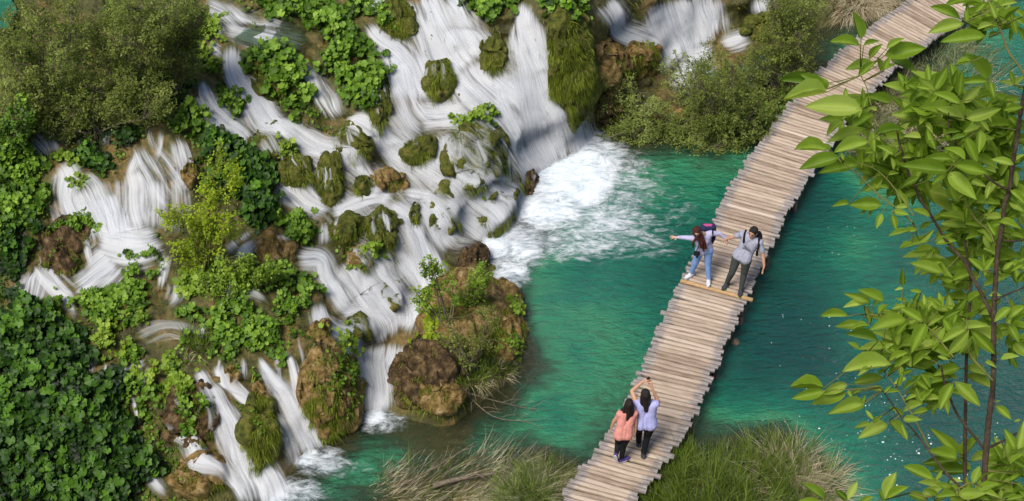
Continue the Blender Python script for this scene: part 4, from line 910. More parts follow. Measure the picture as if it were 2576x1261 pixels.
J4 = dict(neck=(.08, .08, 1.27), head=(.10, .12, 1.41), sl=(-.055, .06, 1.21), sr=(.205, .08, 1.21), hl=(-.05, -.06, .80), hr=(.09, -.06, .80), el=(-.15, .06, 1.02), wl=(-.19, .06, .86), er=(.23, .05, 1.0), wr=(.23, -.0, .80),
          kl=(-.05, .06, .47), kr=(.04, .0, .46), al=(-.08, -.06, .30), ar=(.02, .0, .09))
person(p4_, J4, (.15, 1, -.1), 'girl in coral top, black leggings and purple trainers with long dark hair', dict(front=(.1, 1), s=.88, top='coral', legs='black', shoe='purple', hair='hair_dark', sleeve=.25, hem=.0, loose=.016,
   toes=((.1, .3, -.9), (.9, .35)), hands=[('wl', (-.1, .0, -1), (-1, 0, 0), .3, 1, .1), ('wr', (.0, -.1, -1), (1, 0, 0), .3, -1, .1)],
   locks=[((0, -.06, .02), (.0, -.10, -.16), (-.02, -.12, -.34), .07, .04), ((-.05, -.05, .0), (-.10, -.07, -.18), (-.16, -.10, -.30), .045, .025), ((.05, -.05, .0), (.06, -.08, -.14), (.05, -.12, -.36), .055, .035), ((-.03, -.05, .0), (-.14, -.02, -.16), (-.20, -.04, -.26), .03, .018)]))
# things they carry
def item(name, base, label, cat, parts):
    e = empty(name, base, label, cat)
    for nm, A, mt, vx in parts: fused(A, nm, M[mt], e, vx, 4) if vx else A.build(nm, M[mt], e)
    for ch in e.children: pass
    return e
A = Acc(); B = Acc(); C_ = Acc(); q = np.array([.09, .16, 1.10])
for dx in (-.09, .09):
    for dz in (-.14, .14): cap(A, q + [dx, -.02, dz], q + [dx, .08, dz], .065, .055)
    cap(A, q + [dx, .02, -.14], q + [dx, .02, .14], .08, .07)
ball(A, q, (.15, .09, .2))
cap(B, q + [-.08, .03, .16], q + [.10, .03, .15], .055, .055); cap(C_, q + [-.1, .08, -.08], q + [.1, .08, -.08], .06, .06)
st2 = Acc(); st2.tube([q + [.08, -.06, .18], q + [.06, -.2, .20], q + [.08, -.27, .05], q + [.09, -.16, -.12]], .016, 6)
item('backpack', p1_, 'pink and navy backpack on the woman in blue jeans', 'backpack', [('bag', A, 'navy', .01), ('lid', B, 'pink', .01), ('front_pocket', C_, 'pink', .01), ('strap', st2, 'black', 0)])
A = Acc(); q = np.array([.34, .17, 1.16])
for dx in (-.09, .07):
    for dz in (-.15, .13): cap(A, q + [dx, -.02, dz], q + [dx, .07, dz], .06, .05)
ball(A, q, (.14, .09, .2)); B = Acc(); C_ = Acc()
B.tube([np.array(x) for x in ((.37, .06, 1.40), (.37, -.05, 1.435), (.355, -.155, 1.32), (.34, -.185, 1.16), (.36, -.10, 1.02), (.38, .04, 1.0))], .024, 6)
C_.tube([np.array(x) for x in ((.14, .2, 1.40), (.10, .08, 1.43), (.08, -.03, 1.32), (.08, .02, 1.16), (.14, .12, 1.02))], .022, 6)
item('backpack', p2_, 'dark backpack worn by the man in the grey T-shirt', 'backpack', [('bag', A, 'black', .01), ('strap', B, 'black', 0), ('strap', C_, 'black', 0)])
A = Acc(); q = np.array([-.14, -.20, .90])
cap(A, q + [-.035, 0, -.03], q + [.035, 0, -.03], .03, .03); cap(A, q + [-.035, 0, .02], q + [.035, 0, .02], .03, .03); B = Acc(); cap(B, q, q + [0, -.08, -.02], .028, .03); st2 = Acc(); st2.tube([q + [-.03, 0, .04], (-.13, -.24, 1.08), (-.12, -.21, 1.24), (-.08, -.1, 1.33)], .008, 6)
item('camera', p1_, 'black camera hanging from a neck strap of the woman in blue jeans', 'camera', [('camera_body', A, 'black', .008), ('lens', B, 'black', .008), ('strap', st2, 'black', 0)])
A = Acc(); q = np.array([.07, .30, 1.60]); cap(A, q + [-.03, 0, .03], q + [.02, .0, -.05], .018, .018); cap(A, q + [-.015, .0, .035], q + [.035, .0, -.045], .018, .018); B = Acc(); cap(B, q, q + [0, .05, .0], .022, .022)
item('camera', p3_, 'small black camera held up by the woman in lavender', 'camera', [('camera_body', A, 'black', .006), ('lens', B, 'black', .006)])
# ------------------------------------------------------------------ leafy plants hugging the slope
GL = 'round leaved plants growing over the tufa'
def plant(label, regions, kind='butterbur', size=.17, thick=.28, dens_=1.0, name='leafy_plant', group=GL, cat='plant', tpl='round', avoid=True, patch=.36):
    r0 = regions[0]; base = S(r0[0], r0[1]); e = empty(name, base, label, cat, group); LA = Acc(); SA = Acc(); size = size * .8 if size > .11 else size
    for (cu, cv, ru, rv) in regions:
        mpp = float(MPP(S(cu, cv))); N = int(dens_ * 5.2 * ru * rv * mpp ** 2 * 3.14 / (size ** 2 * .55)); N = max(N, 10)
        q = np.sqrt(rng.random(N)) * 1.05; th = rng.random(N) * 2 * np.pi; w = 1 + .25 * np.sin(th * 3 + cu) + .15 * np.sin(th * 7 + cv)
        u_ = cu + ru * w * q * np.cos(th); v_ = cv + rv * w * q * np.sin(th)
        ns = vnoise(np.stack([u_ / 24, v_ / 24, u_ * 0 + cu], -1)); keep = ns > -1 + patch * 1.6
        if avoid: keep &= ~(is_wet(u_, v_ + 4) & ((q > .8) | (rng.random(N) < .8)))
        u_, v_, q, ns = u_[keep], v_[keep], q[keep], ns[keep]; N = len(u_)
        X = S2(u_, v_); nn_ = NS(u_, v_); upv = unit(nn_ * .6 + np.array([0, -.15, .75])); hgt = thick * (np.sqrt(np.clip(1.1 - q ** 2, 0, 1)) * (.35 + .65 * rng.random(N)) + .10) * (1 + .35 * ns)
        tip = X + upv * hgt[:, None] + rng.normal(size=(N, 3)) * .03
        out = np.stack([(u_ - cu) / ru, -.5 + 0 * u_, -(v_ - cv) / rv * .6], -1)
        nr = unit(np.array([-.1, -.35, 1.0]) + out * .45 + rng.normal(size=(N, 3)) * .38); dr = unit(out * .8 + np.array([0, -.3, -.5]) + rng.normal(size=(N, 3)) * .7)
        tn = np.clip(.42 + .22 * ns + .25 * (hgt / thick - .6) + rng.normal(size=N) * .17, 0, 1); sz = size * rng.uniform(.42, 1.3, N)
        tv, tf = (ROUND_V, ROUND_F) if tpl == 'round' else (OV_V, OV_F) if tpl == 'oval' else (WIL_V, WIL_F)
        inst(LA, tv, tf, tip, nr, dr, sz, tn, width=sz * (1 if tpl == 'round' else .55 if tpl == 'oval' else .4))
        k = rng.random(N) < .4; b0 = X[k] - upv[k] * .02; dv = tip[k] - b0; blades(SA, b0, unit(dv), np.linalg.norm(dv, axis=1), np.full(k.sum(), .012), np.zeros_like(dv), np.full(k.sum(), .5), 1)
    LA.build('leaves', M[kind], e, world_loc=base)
    if SA.n: SA.build('stems', M['stem'], e, world_loc=base)
    return e
def fix_local():
    pass
B, BLt, IV = 'butterbur', 'butterbur_light', 'ivy'
plant('wide patch of bright round leaves along the top edge right of the upper stream', [(755, 35, 105, 42), (840, 70, 50, 40), (660, 20, 50, 18)], B, .17, .3)
plant('bright leafy clump below the greenish terrace water near the top', [(690, 165, 70, 45), (745, 225, 62, 62)], B, .19, .32, 1.1)
plant('tall clump of round green leaves left of the widest fall', [(895, 185, 66, 80), (875, 105, 50, 40), (915, 240, 45, 40)], B, .16, .34, 1.1)
plant('small leaf tuft at the top edge between two narrow rills', [(905, 20, 40, 32), (960, 40, 30, 26)], B, .12, .2)
plant('light green leaves crowning the broad mossy mound in the cascade', [(1218, 300, 36, 22), (1165, 315, 36, 16)], BLt, .10, .25, .8, avoid=False)
plant('large leaves hanging at the top edge between the two biggest falls', [(1240, 30, 60, 38), (1190, 5, 50, 18)], B, .17, .28)
plant('large round leaves at the top edge above the green moss wall', [(1425, 15, 48, 36), (1380, 5, 30, 20)], B, .19, .28)
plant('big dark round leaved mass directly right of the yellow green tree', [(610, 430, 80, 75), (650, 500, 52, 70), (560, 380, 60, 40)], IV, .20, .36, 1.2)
plant('leaf rosette on the rock right of the dark round leaved mass', [(745, 578, 58, 44)], B, .15, .26, 1.1)
plant('low leaf tuft between two arms of the upper left stream', [(575, 268, 42, 42)], B, .12, .22)
plant('scattered pale leaves on the bank beside the upper stream', [(530, 65, 50, 34), (510, 100, 40, 22)], BLt, .13, .22, .7)
plant('pale loose leaves below the top stream bend on the left', [(530, 150, 45, 34)], BLt, .12, .2, .7)
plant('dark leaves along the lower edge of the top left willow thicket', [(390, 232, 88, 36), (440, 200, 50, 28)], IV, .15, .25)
plant('green leaf tuft above the right end of the left falls', [(485, 312, 48, 34)], B, .15, .26)
plant('small dark leaf tuft inside the top of the left falls', [(238, 395, 46, 46), (300, 350, 60, 22)], IV, .12, .22)
plant('mixed light green leaves at the left edge beside the left falls', [(40, 430, 66, 70), (60, 520, 70, 60), (20, 560, 50, 60)], B, .14, .3)
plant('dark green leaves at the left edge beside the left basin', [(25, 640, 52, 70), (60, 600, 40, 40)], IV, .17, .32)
plant('leaf tuft dipping into the left basin from the wet rock', [(200, 570, 46, 26)], B, .12, .2, avoid=False)
plant('small leaf sprays on the wet lip of the left falls', [(165, 410, 34, 20), (200, 460, 24, 14)], BLt, .10, .18, .6, avoid=False)
plant('small light green leaves over the slope in the middle of the cascade', [(690, 720, 100, 46), (745, 770, 52, 60), (620, 760, 60, 40)], B, .10, .24, .8, patch=.55)
plant('leaves around the brown rill below the yellow green tree', [(560, 800, 60, 26), (680, 830, 60, 26), (480, 800, 40, 22)], B, .11, .22, .8, patch=.55)
plant('low leaves left of the yellow green tree foot', [(470, 725, 46, 30), (500, 690, 40, 30)], BLt, .11, .2, .8)
plant('leafy hump right of the left basin', [(360, 690, 56, 44), (395, 640, 30, 30)], B, .12, .24, .8, patch=.55)
plant('upright leaf tufts below the left basin', [(170, 770, 52, 34), (120, 800, 50, 40)], B, .15, .26, .8, patch=.55)
plant('trailing leaves between the left basin and the dark leaf wall', [(255, 770, 56, 50), (320, 770, 50, 50)], B, .13, .25, .8, patch=.55)
plant('light leaf cluster on the small terrace above the lower left falls', [(270, 870, 56, 50), (330, 830, 46, 40)], BLt, .12, .24, .8, patch=.55)
plant('pale green leaf strip right of the dark leaf wall', [(400, 945, 60, 44), (460, 960, 40, 50)], BLt, .12, .22, .8, patch=.55)
plant('leaves spilling over the shaded cliff at the lower left', [(360, 1010, 50, 48), (300, 990, 40, 40)], B, .12, .24, .8, patch=.55)
plant('mossy leaf cushion beside the brown rill above the lower falls', [(320, 905, 34, 20), (360, 880, 30, 14)], B, .10, .18, .8, patch=.5)
plant('leaf spray beside the thin lower left stream', [(470, 1060, 30, 30), (500, 1010, 30, 26)], B, .10, .2, .6, avoid=False)
plant('light round leaves hanging down the right of the tall tufa column', [(868, 900, 34, 60), (840, 850, 34, 26)], BLt, .13, .22, .8)
plant('small leaves on the terrace above the twin lower falls', [(540, 845, 80, 30), (640, 850, 70, 34)], B, .11, .22, .8, patch=.55)
plant('dangling leaf strands above the lower left streams', [(700, 880, 30, 36), (560, 890, 30, 20)], B, .11, .2, .7)
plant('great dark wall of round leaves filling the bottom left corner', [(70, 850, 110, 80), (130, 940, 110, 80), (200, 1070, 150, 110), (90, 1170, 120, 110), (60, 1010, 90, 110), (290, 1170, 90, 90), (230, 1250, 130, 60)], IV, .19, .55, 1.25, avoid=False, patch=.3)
plant('yellow green leaves on the left flank of the pool islet', [(1088, 868, 26, 26), (1110, 830, 26, 30)], 'yellow', .08, .16, .9, avoid=False)
plant('leafy sprig on the wet hump over the lower silky fall', [(930, 640, 34, 22), (875, 690, 26, 18)], BLt, .09, .2, .6, avoid=False)
plant('small leaves on top of the boulder at the foam edge', [(1205, 488, 30, 12)], BLt, .08, .16, .5, avoid=False)
plant('bright leaves at the left end of the moss lip', [(725, 382, 26, 18)], BLt, .12, .2, .8, avoid=False)
plant('low bright herbs on the right shore of the pool islet', [(1285, 880, 34, 22), (1290, 790, 18, 30)], BLt, .07, .14, .8)
plant('round green leaves under the middle right willows', [(1900, 320, 50, 40), (1960, 280, 40, 40)], B, .12, .25, .8)
# creeping cover: nobody could count it
def cover(name, N, sel, kind, mode, size, tint0, label=None):
    u_ = rng.uniform(-60, 2100, N * 3); v_ = rng.uniform(-60, 1300, N * 3); X = S2(u_, v_)
    k = sel(u_, v_, X) & ~is_wet(u_, v_) & ~is_wet(u_ + 9, v_) & ~is_wet(u_ - 9, v_) & ~is_wet(u_, v_ + 8); u_, v_, X = u_[k][:N], v_[k][:N], X[k][:N]; n_ = len(u_); nn_ = NS(u_, v_); A = Acc()
    ns = vnoise(X * 2.1 + 5)
    if mode == 'blade':
        d = unit(nn_ + np.array([0, 0, .3]) + rng.normal(size=(n_, 3)) * .35); dr = np.array([0, -.25, -.9]) + rng.normal(size=(n_, 3)) * .25
        blades(A, X, d, size * rng.uniform(.6, 1.5, n_), rng.uniform(.010, .022, n_), dr, np.clip(tint0 + .3 * ns + rng.normal(size=n_) * .18, 0, 1), 3)
    else:
        nr = unit(nn_ * .5 + np.array([0, -.2, .8]) + rng.normal(size=(n_, 3)) * .45); sz = size * rng.uniform(.5, 1.3, n_)
        inst(A, OV_V, OV_F, X + nn_ * (rng.random(n_) * .10)[:, None], nr, rng.normal(size=(n_, 3)), sz, np.clip(tint0 + .3 * ns + rng.normal(size=n_) * .2, 0, 1), width=sz * .7)
    tag(A.build(name, M[kind]), kind='stuff')
left = lambda u, v, X: (X[:, 2] > .12) & (u < 1480)
cover('moss_cover', 26000, lambda u, v, X: left(u, v, X) & (vnoise(X * 1.2) > -.35), 'moss', 'blade', .11, .45)
cover('ground_leaves', 16000, lambda u, v, X: left(u, v, X) & (u < 1250) & ~((u > 960) & (v > 620)) & (vnoise(X * .9 + 7) > -.05), B, 'leaf', .075, .4)
cover('bank_moss', 7000, lambda u, v, X: (X[:, 2] > .05) & (u > 1460) & (u < 2110) & (v < 420), 'moss', 'blade', .12, .4)
# ------------------------------------------------------------------ shrubs with woody stems
def bush(name, label, crowns, foot, nl, leaf=.06, kind='willow', depth=.6, stems=9, group=None, cat='bush', twigm='twig', aspect=.28, sparse=.0, upw=.3, tpl='wil'):
    fp = S(*foot); fp = np.array([fp[0], fp[1], max(fp[2], 0)]); e = empty(name, fp, label, cat, group); LA = Acc(); W = Acc()
    wts = np.array([c[2] * c[3] for c in crowns]); wts = wts / wts.sum(); nt_ = max(12, nl // 22); pick = rng.choice(len(crowns), nt_, p=wts); C = np.array(crowns)[pick]
    q = rng.random(nt_) ** .42; th = rng.random(nt_) * 2 * np.pi; w = 1 + .18 * np.sin(th * 3 + C[:, 0]) + .12 * np.sin(th * 7 + C[:, 1])
    u_ = C[:, 0] + C[:, 2] * q * w * np.cos(th); v_ = C[:, 1] + C[:, 3] * q * w * np.sin(th)
    yd = fp[1] + rng.uniform(-1, 1, nt_) * depth * np.sqrt(np.clip(1.05 - q ** 2, 0, 1)); tip = on_y(u_, v_, yd)
    low = S(u_, v_); bad = tip[:, 2] < low[:, 2] + .03; tip[bad] = low[bad] + np.stack([0 * rng.random(bad.sum()), -.1 - .2 * rng.random(bad.sum()), .05 + .3 * rng.random(bad.sum())], -1)
    ns = vnoise(tip * 1.7 + 3) + .5 * vnoise(tip * 4); k = ns > -1.1 + sparse; tip, ns = tip[k], ns[k]; nt_ = len(tip)
    cen = tip.mean(0)
    hubs = []
    for i in range(stems):
        t_ = tip[rng.integers(nt_)]; mid = fp + (t_ - fp) * .5 + np.array([0, 0, .18 * np.linalg.norm(t_ - fp)]) + rng.normal(size=3) * .06
        s_ = np.linspace(0, 1, 9)[:, None]; P = (1 - s_) ** 2 * (fp + rng.normal(size=3) * [.08, .08, 0]) + 2 * s_ * (1 - s_) * mid + s_ ** 2 * t_
        W.tube(P, np.linspace(.022, .005, 9), 5); hubs.append(P[3:])
    hubs = np.concatenate(hubs)
    ntw = min(nt_, 260)
    for i in range(ntw):
        h = hubs[np.argmin(((hubs - tip[i]) ** 2).sum(1) + rng.random(len(hubs)) * .15)]; mid = (h + tip[i]) / 2 + rng.normal(size=3) * .04; W.tube([h, mid, tip[i]], [.006, .004, .0025], 3)
    per = max(1, int(nl / nt_)); T = np.repeat(tip, per, 0); tn = np.repeat(ns, per); n_ = len(T)
    dtw = unit(np.repeat(unit(tip - fp) * .6 + unit(tip - cen) * .5 + rng.normal(size=(nt_, 3)) * .35, per, 0)); s_ = rng.random(n_)
    pos = T - dtw * (s_ * .26)[:, None] + rng.normal(size=(n_, 3)) * .03
    dr = unit(dtw * .6 + rng.normal(size=(n_, 3)) * .6 + np.array([0, 0, upw - .3])); nr = unit(np.array([-.15, -.45, 1.]) + rng.normal(size=(n_, 3)) * .55)
    sz = leaf * rng.uniform(.6, 1.3, n_); tt_ = np.clip(.45 + .28 * tn + rng.normal(size=n_) * .17, 0, 1)
    tv, tf = (WIL_V, WIL_F) if tpl == 'wil' else (OV_V, OV_F)
    inst(LA, tv, tf, pos, nr, dr, sz, tt_, width=sz * aspect * 1.3)
    W.build('branches', M[twigm], e, world_loc=fp); LA.build('leaves', M[kind], e, world_loc=fp); return e
GW = 'willow bushes on the cascade'
bush('willow_bush', 'large olive willow bush filling the top left corner with bare grey twigs', [(110, 110, 130, 125), (40, 150, 60, 80), (60, 240, 80, 60)], (120, 345), 15000, .062, 'willow', .9, 16, GW)
bush('willow_bush', 'dense willow bush at the top edge between the corner thicket and the upper stream', [(320, 90, 120, 110), (400, 40, 90, 60)], (330, 300), 14000, .062, 'willow', .9, 12, GW)
bush('willow_bush', 'low willow bush just left of the upper stream', [(440, 130, 70, 80), (470, 50, 60, 50)], (440, 240), 8000, .060, 'willow', .6, 8, GW)
bush('willow_bush', 'brownish lower willow thicket hanging above the left falls', [(230, 240, 130, 70), (140, 300, 100, 50), (350, 250, 100, 60), (60, 300, 70, 40)], (240, 345), 17000, .058, 'willow', .6, 12, GW)
bush('willow_bush', 'fresh green shrub at the left edge under the corner thicket', [(30, 350, 60, 55), (50, 290, 40, 40)], (40, 400), 2600, .07, B, .4, 6, GW, tpl='oval', aspect=.5)
bush('willow_bush', 'rounded grey green willow bush leaning over the foam edge', [(1640, 325, 115, 66), (1580, 355, 62, 44), (1700, 360, 66, 64)], (1690, 372), 11000, .062, 'willow_grey', .7, 10, GW, sparse=.1)
bush('willow_bush', 'thin twiggy grey willow in front of the orange tufa column', [(1560, 235, 52, 60), (1610, 270, 50, 46)], (1590, 345), 1500, .06, 'willow_grey', .4, 9, GW, sparse=.4)
bush('willow_bush', 'largest green willow bush between the upper right basin and the walkway', [(1810, 240, 100, 110), (1770, 330, 100, 80), (1880, 300, 80, 90)], (1835, 372), 19000, .062, 'willow', 1.0, 14, GW)
bush('willow_bush', 'low willow bush drooping over dark water beside the walkway', [(1820, 400, 100, 45), (1770, 385, 70, 40)], (1845, 392), 8500, .062, 'willow_grey', .6, 9, GW, sparse=.1)
bush('willow_bush', 'green willow behind the others at the top right beside the walkway', [(1980, 80, 75, 90), (1950, 180, 90, 80), (2000, 20, 70, 50)], (1985, 250), 13000, .062, 'willow', .8, 10, GW)
bush('willow_bush', 'pale loose willow sprays in front of the upper right basin', [(1730, 190, 80, 60)], (1760, 285), 2600, .06, 'willow_grey', .4, 8, GW, sparse=.5)
bush('young_tree', 'feathery yellow green young tree with pointed tops left of centre', [(556, 395, 14, 55), (592, 440, 12, 50), (520, 450, 14, 40), (540, 480, 40, 30), (500, 540, 75, 45), (550, 580, 60, 50), (490, 620, 62, 40), (450, 650, 40, 22), (430, 545, 40, 18)], (520, 690), 4600, .058, 'yellow', .35, 12, None, 'tree', 'greentwig', .45, .25, .5)
bush('shrub', 'yellow green low bush at the foot of the yellow green tree', [(600, 670, 70, 34), (650, 690, 70, 34), (560, 720, 60, 30)], (610, 725), 3600, .065, 'butterbur_light', .4, 8, None, 'bush', 'greentwig', .4, .1)
bush('shrub', 'fresh green shrub growing on the pool islet', [(1200, 715, 34, 40), (1165, 760, 30, 34), (1215, 680, 22, 24)], (1180, 800), 1300, .06, 'butterbur_light', .35, 8, None, 'bush', 'greentwig', .4, .15)
bush('shrub', 'thin airy sapling rising on the left side of the pool islet', [(1110, 690, 34, 40), (1065, 745, 40, 26), (1080, 660, 20, 26), (1130, 720, 24, 30), (1040, 775, 24, 12)], (1130, 840), 800, .07, 'butterbur_light', .2, 9, None, 'bush', 'twig', .45, .3)
bush('shrub', 'olive scrub with dry stalks on the back of the pool islet', [(1160, 880, 60, 40), (1225, 820, 40, 60), (1110, 830, 40, 40)], (1170, 930), 1300, .055, 'willow', .3, 10, None, 'bush', 'twig', .35, .3)
tuft('grass_tuft', [(1235, 935, 60, 26), (1185, 960, 40, 26), (1260, 850, 40, 50)], 'short green grass on the near shore of the pool islet', 'grass tuft', None, (1800, 900), (.10, .25), 11)
tuft('grass_tuft', [(505, 880, 30, 16), (480, 860, 20, 20)], 'grass tuft above the small lower left fall', 'grass tuft', None, (300, 120), (.2, .45), 12)
# ------------------------------------------------------------------ slope under the camera and the ash tree on it
def hill_z(x, y): return 17.6 + (-21.6 - y) * .75 + .0 * x
A = Acc(); hx_, hy_ = np.meshgrid(np.linspace(-9, 11, 60), np.linspace(-36, -20.9, 50)); Z_ = hill_z(hx_, hy_) + .25 * fbm(np.stack([hx_, hy_, hx_ * 0], -1) * .8, 4)
drop = np.clip((hy_ + 22.2) / 1.0, 0, 1) ** 1.5; Z_ = Z_ - 14 * drop
Pq = np.stack([hx_, hy_, Z_], -1); idx = np.arange(3000).reshape(50, 60)
A.add(Pq.reshape(-1, 3), np.stack([idx[:-1, :-1], idx[:-1, 1:], idx[1:, 1:], idx[1:, :-1]], -1).reshape(-1, 4)); tag(A.build('hillside', M['ground']), kind='structure')
TREE_D = 4.7
BR_ = dict(
 A=(TREE_D, 8.5, 5, [(2465, 1420), (2470, 1330), (2472, 1261), (2475, 1221), (2480, 1141), (2487, 1058), (2497, 983), (2500, 890), (2500, 805), (2503, 730), (2510, 631), (2522, 565), (2527, 515), (2540, 475), (2547, 415), (2558, 350), (2570, 270), (2590, 180)]),
 B=(TREE_D + .25, 5.5, 3.5, [(2445, 1420), (2430, 1330), (2427, 1250), (2428, 1100), (2430, 950), (2433, 868), (2438, 793), (2442, 730), (2440, 680), (2425, 600)]),
 C=(TREE_D + .1, 6, 3.2, [(2500, 805), (2470, 740), (2442, 690), (2425, 655), (2402, 631), (2375, 598), (2350, 555), (2322, 512), (2297, 460), (2280, 420), (2265, 370), (2255, 320)]),
 D=(TREE_D - .2, 4.5, 2, [(2475, 1300), (2420, 1231), (2387, 1198), (2360, 1166), (2327, 1123), (2300, 1085), (2275, 1058), (2250, 1025), (2237, 1006), (2215, 975)]),
 E=(TREE_D, 4.5, 3, [(2480, 1135), (2447, 1093), (2430, 1073), (2407, 1041), (2390, 1001), (2375, 960), (2368, 920)]),
 F=(TREE_D - .1, 4, 2.5, [(2484, 1128), (2505, 1118), (2530, 1106), (2580, 1080), (2640, 1060)]),
 G=(TREE_D, 3.2, 2, [(2503, 758), (2530, 742), (2576, 723), (2620, 700)]),
 H=(TREE_D, 4, 2.2, [(2536, 478), (2505, 462), (2475, 438), (2450, 415), (2430, 395), (2410, 370), (2397, 350), (2385, 310), (2390, 260)]),
 I=(TREE_D - .3, 4.5, 3, [(2660, 330), (2600, 230), (2576, 187), (2555, 155), (2538, 132), (2522, 90), (2510, 57), (2495, 25), (2480, -20)]),
 J=(TREE_D + .1, 3.2, 2, [(2515, 603), (2545, 607), (2576, 603), (2620, 590)]),
 K=(TREE_D, 3, 2, [(2500, 610), (2487, 580), (2457, 555), (2437, 523), (2425, 500)]),
 L=(TREE_D - .25, 3, 2, [(2470, 1225), (2440, 1215), (2400, 1235), (2340, 1250), (2290, 1240)]),
 N=(TREE_D - .15, 3, 1.6, [(2297, 560), (2250, 520), (2200, 480), (2160, 440), (2120, 410)]),
 O=(TREE_D - .1, 2.6, 1.5, [(2262, 380), (2210, 320), (2190, 260), (2180, 220), (2165, 190)]),
 Q=(TREE_D - .1, 2.6, 1.5, [(2300, 545), (2270, 500), (2230, 450), (2200, 425), (2165, 412)]),
 R_=(TREE_D, 3, 1.6, [(2400, 900), (2330, 820), (2280, 800), (2220, 795), (2180, 790)]),
 U=(TREE_D - .1, 3, 1.6, [(2340, 1130), (2270, 1000), (2220, 930), (2180, 890)]),
 T=(TREE_D - .1, 3, 1.8, [(2500, 960), (2440, 890), (2435, 830), (2430, 800)]))
m_per = lambda d: d / F_PX
base = at_dist(2465, 1420, TREE_D); root = np.array([base[0], base[1], hill_z(base[0], base[1]) - .05])
tr_ = empty('ash_tree', root, 'young ash tree with bright compound leaves close by on the right side', 'tree', None)
nodes = []
for k, (d_, r0, r1, pts) in BR_.items():
    P = catmull(np.array([[*p_, 0] for p_ in pts], float), 8); n_ = len(P)
    dd = d_ + .05 * np.sin(np.linspace(0, 3, n_) + len(pts)); X = at_dist(P[:, 0], P[:, 1], dd)
    if k in 'AB': X = np.concatenate([np.array([root + (X[0] - root) * s_ for s_ in (0, .3, .6, .85)]), X]); rad = np.r_[[r0 * 1.5, r0 * 1.3, r0 * 1.15, r0 * 1.05], np.linspace(r0, r1, n_)]
    else: rad = np.linspace(r0, r1, n_)
    rad = rad * m_per(d_) * (.95 if k in 'AB' else .8); Aq = Acc(); Aq.tube(X, rad * (1 + .06 * rng.normal(size=len(rad))), 10)
    Aq.build('trunk' if k in 'AB' else 'branch', M['bark'] if k in 'ABCDEFGHJ' else M['greentwig'], tr_, world_loc=root); nodes.append(np.c_[P[:, :2], dd])
nodes = np.concatenate(nodes)
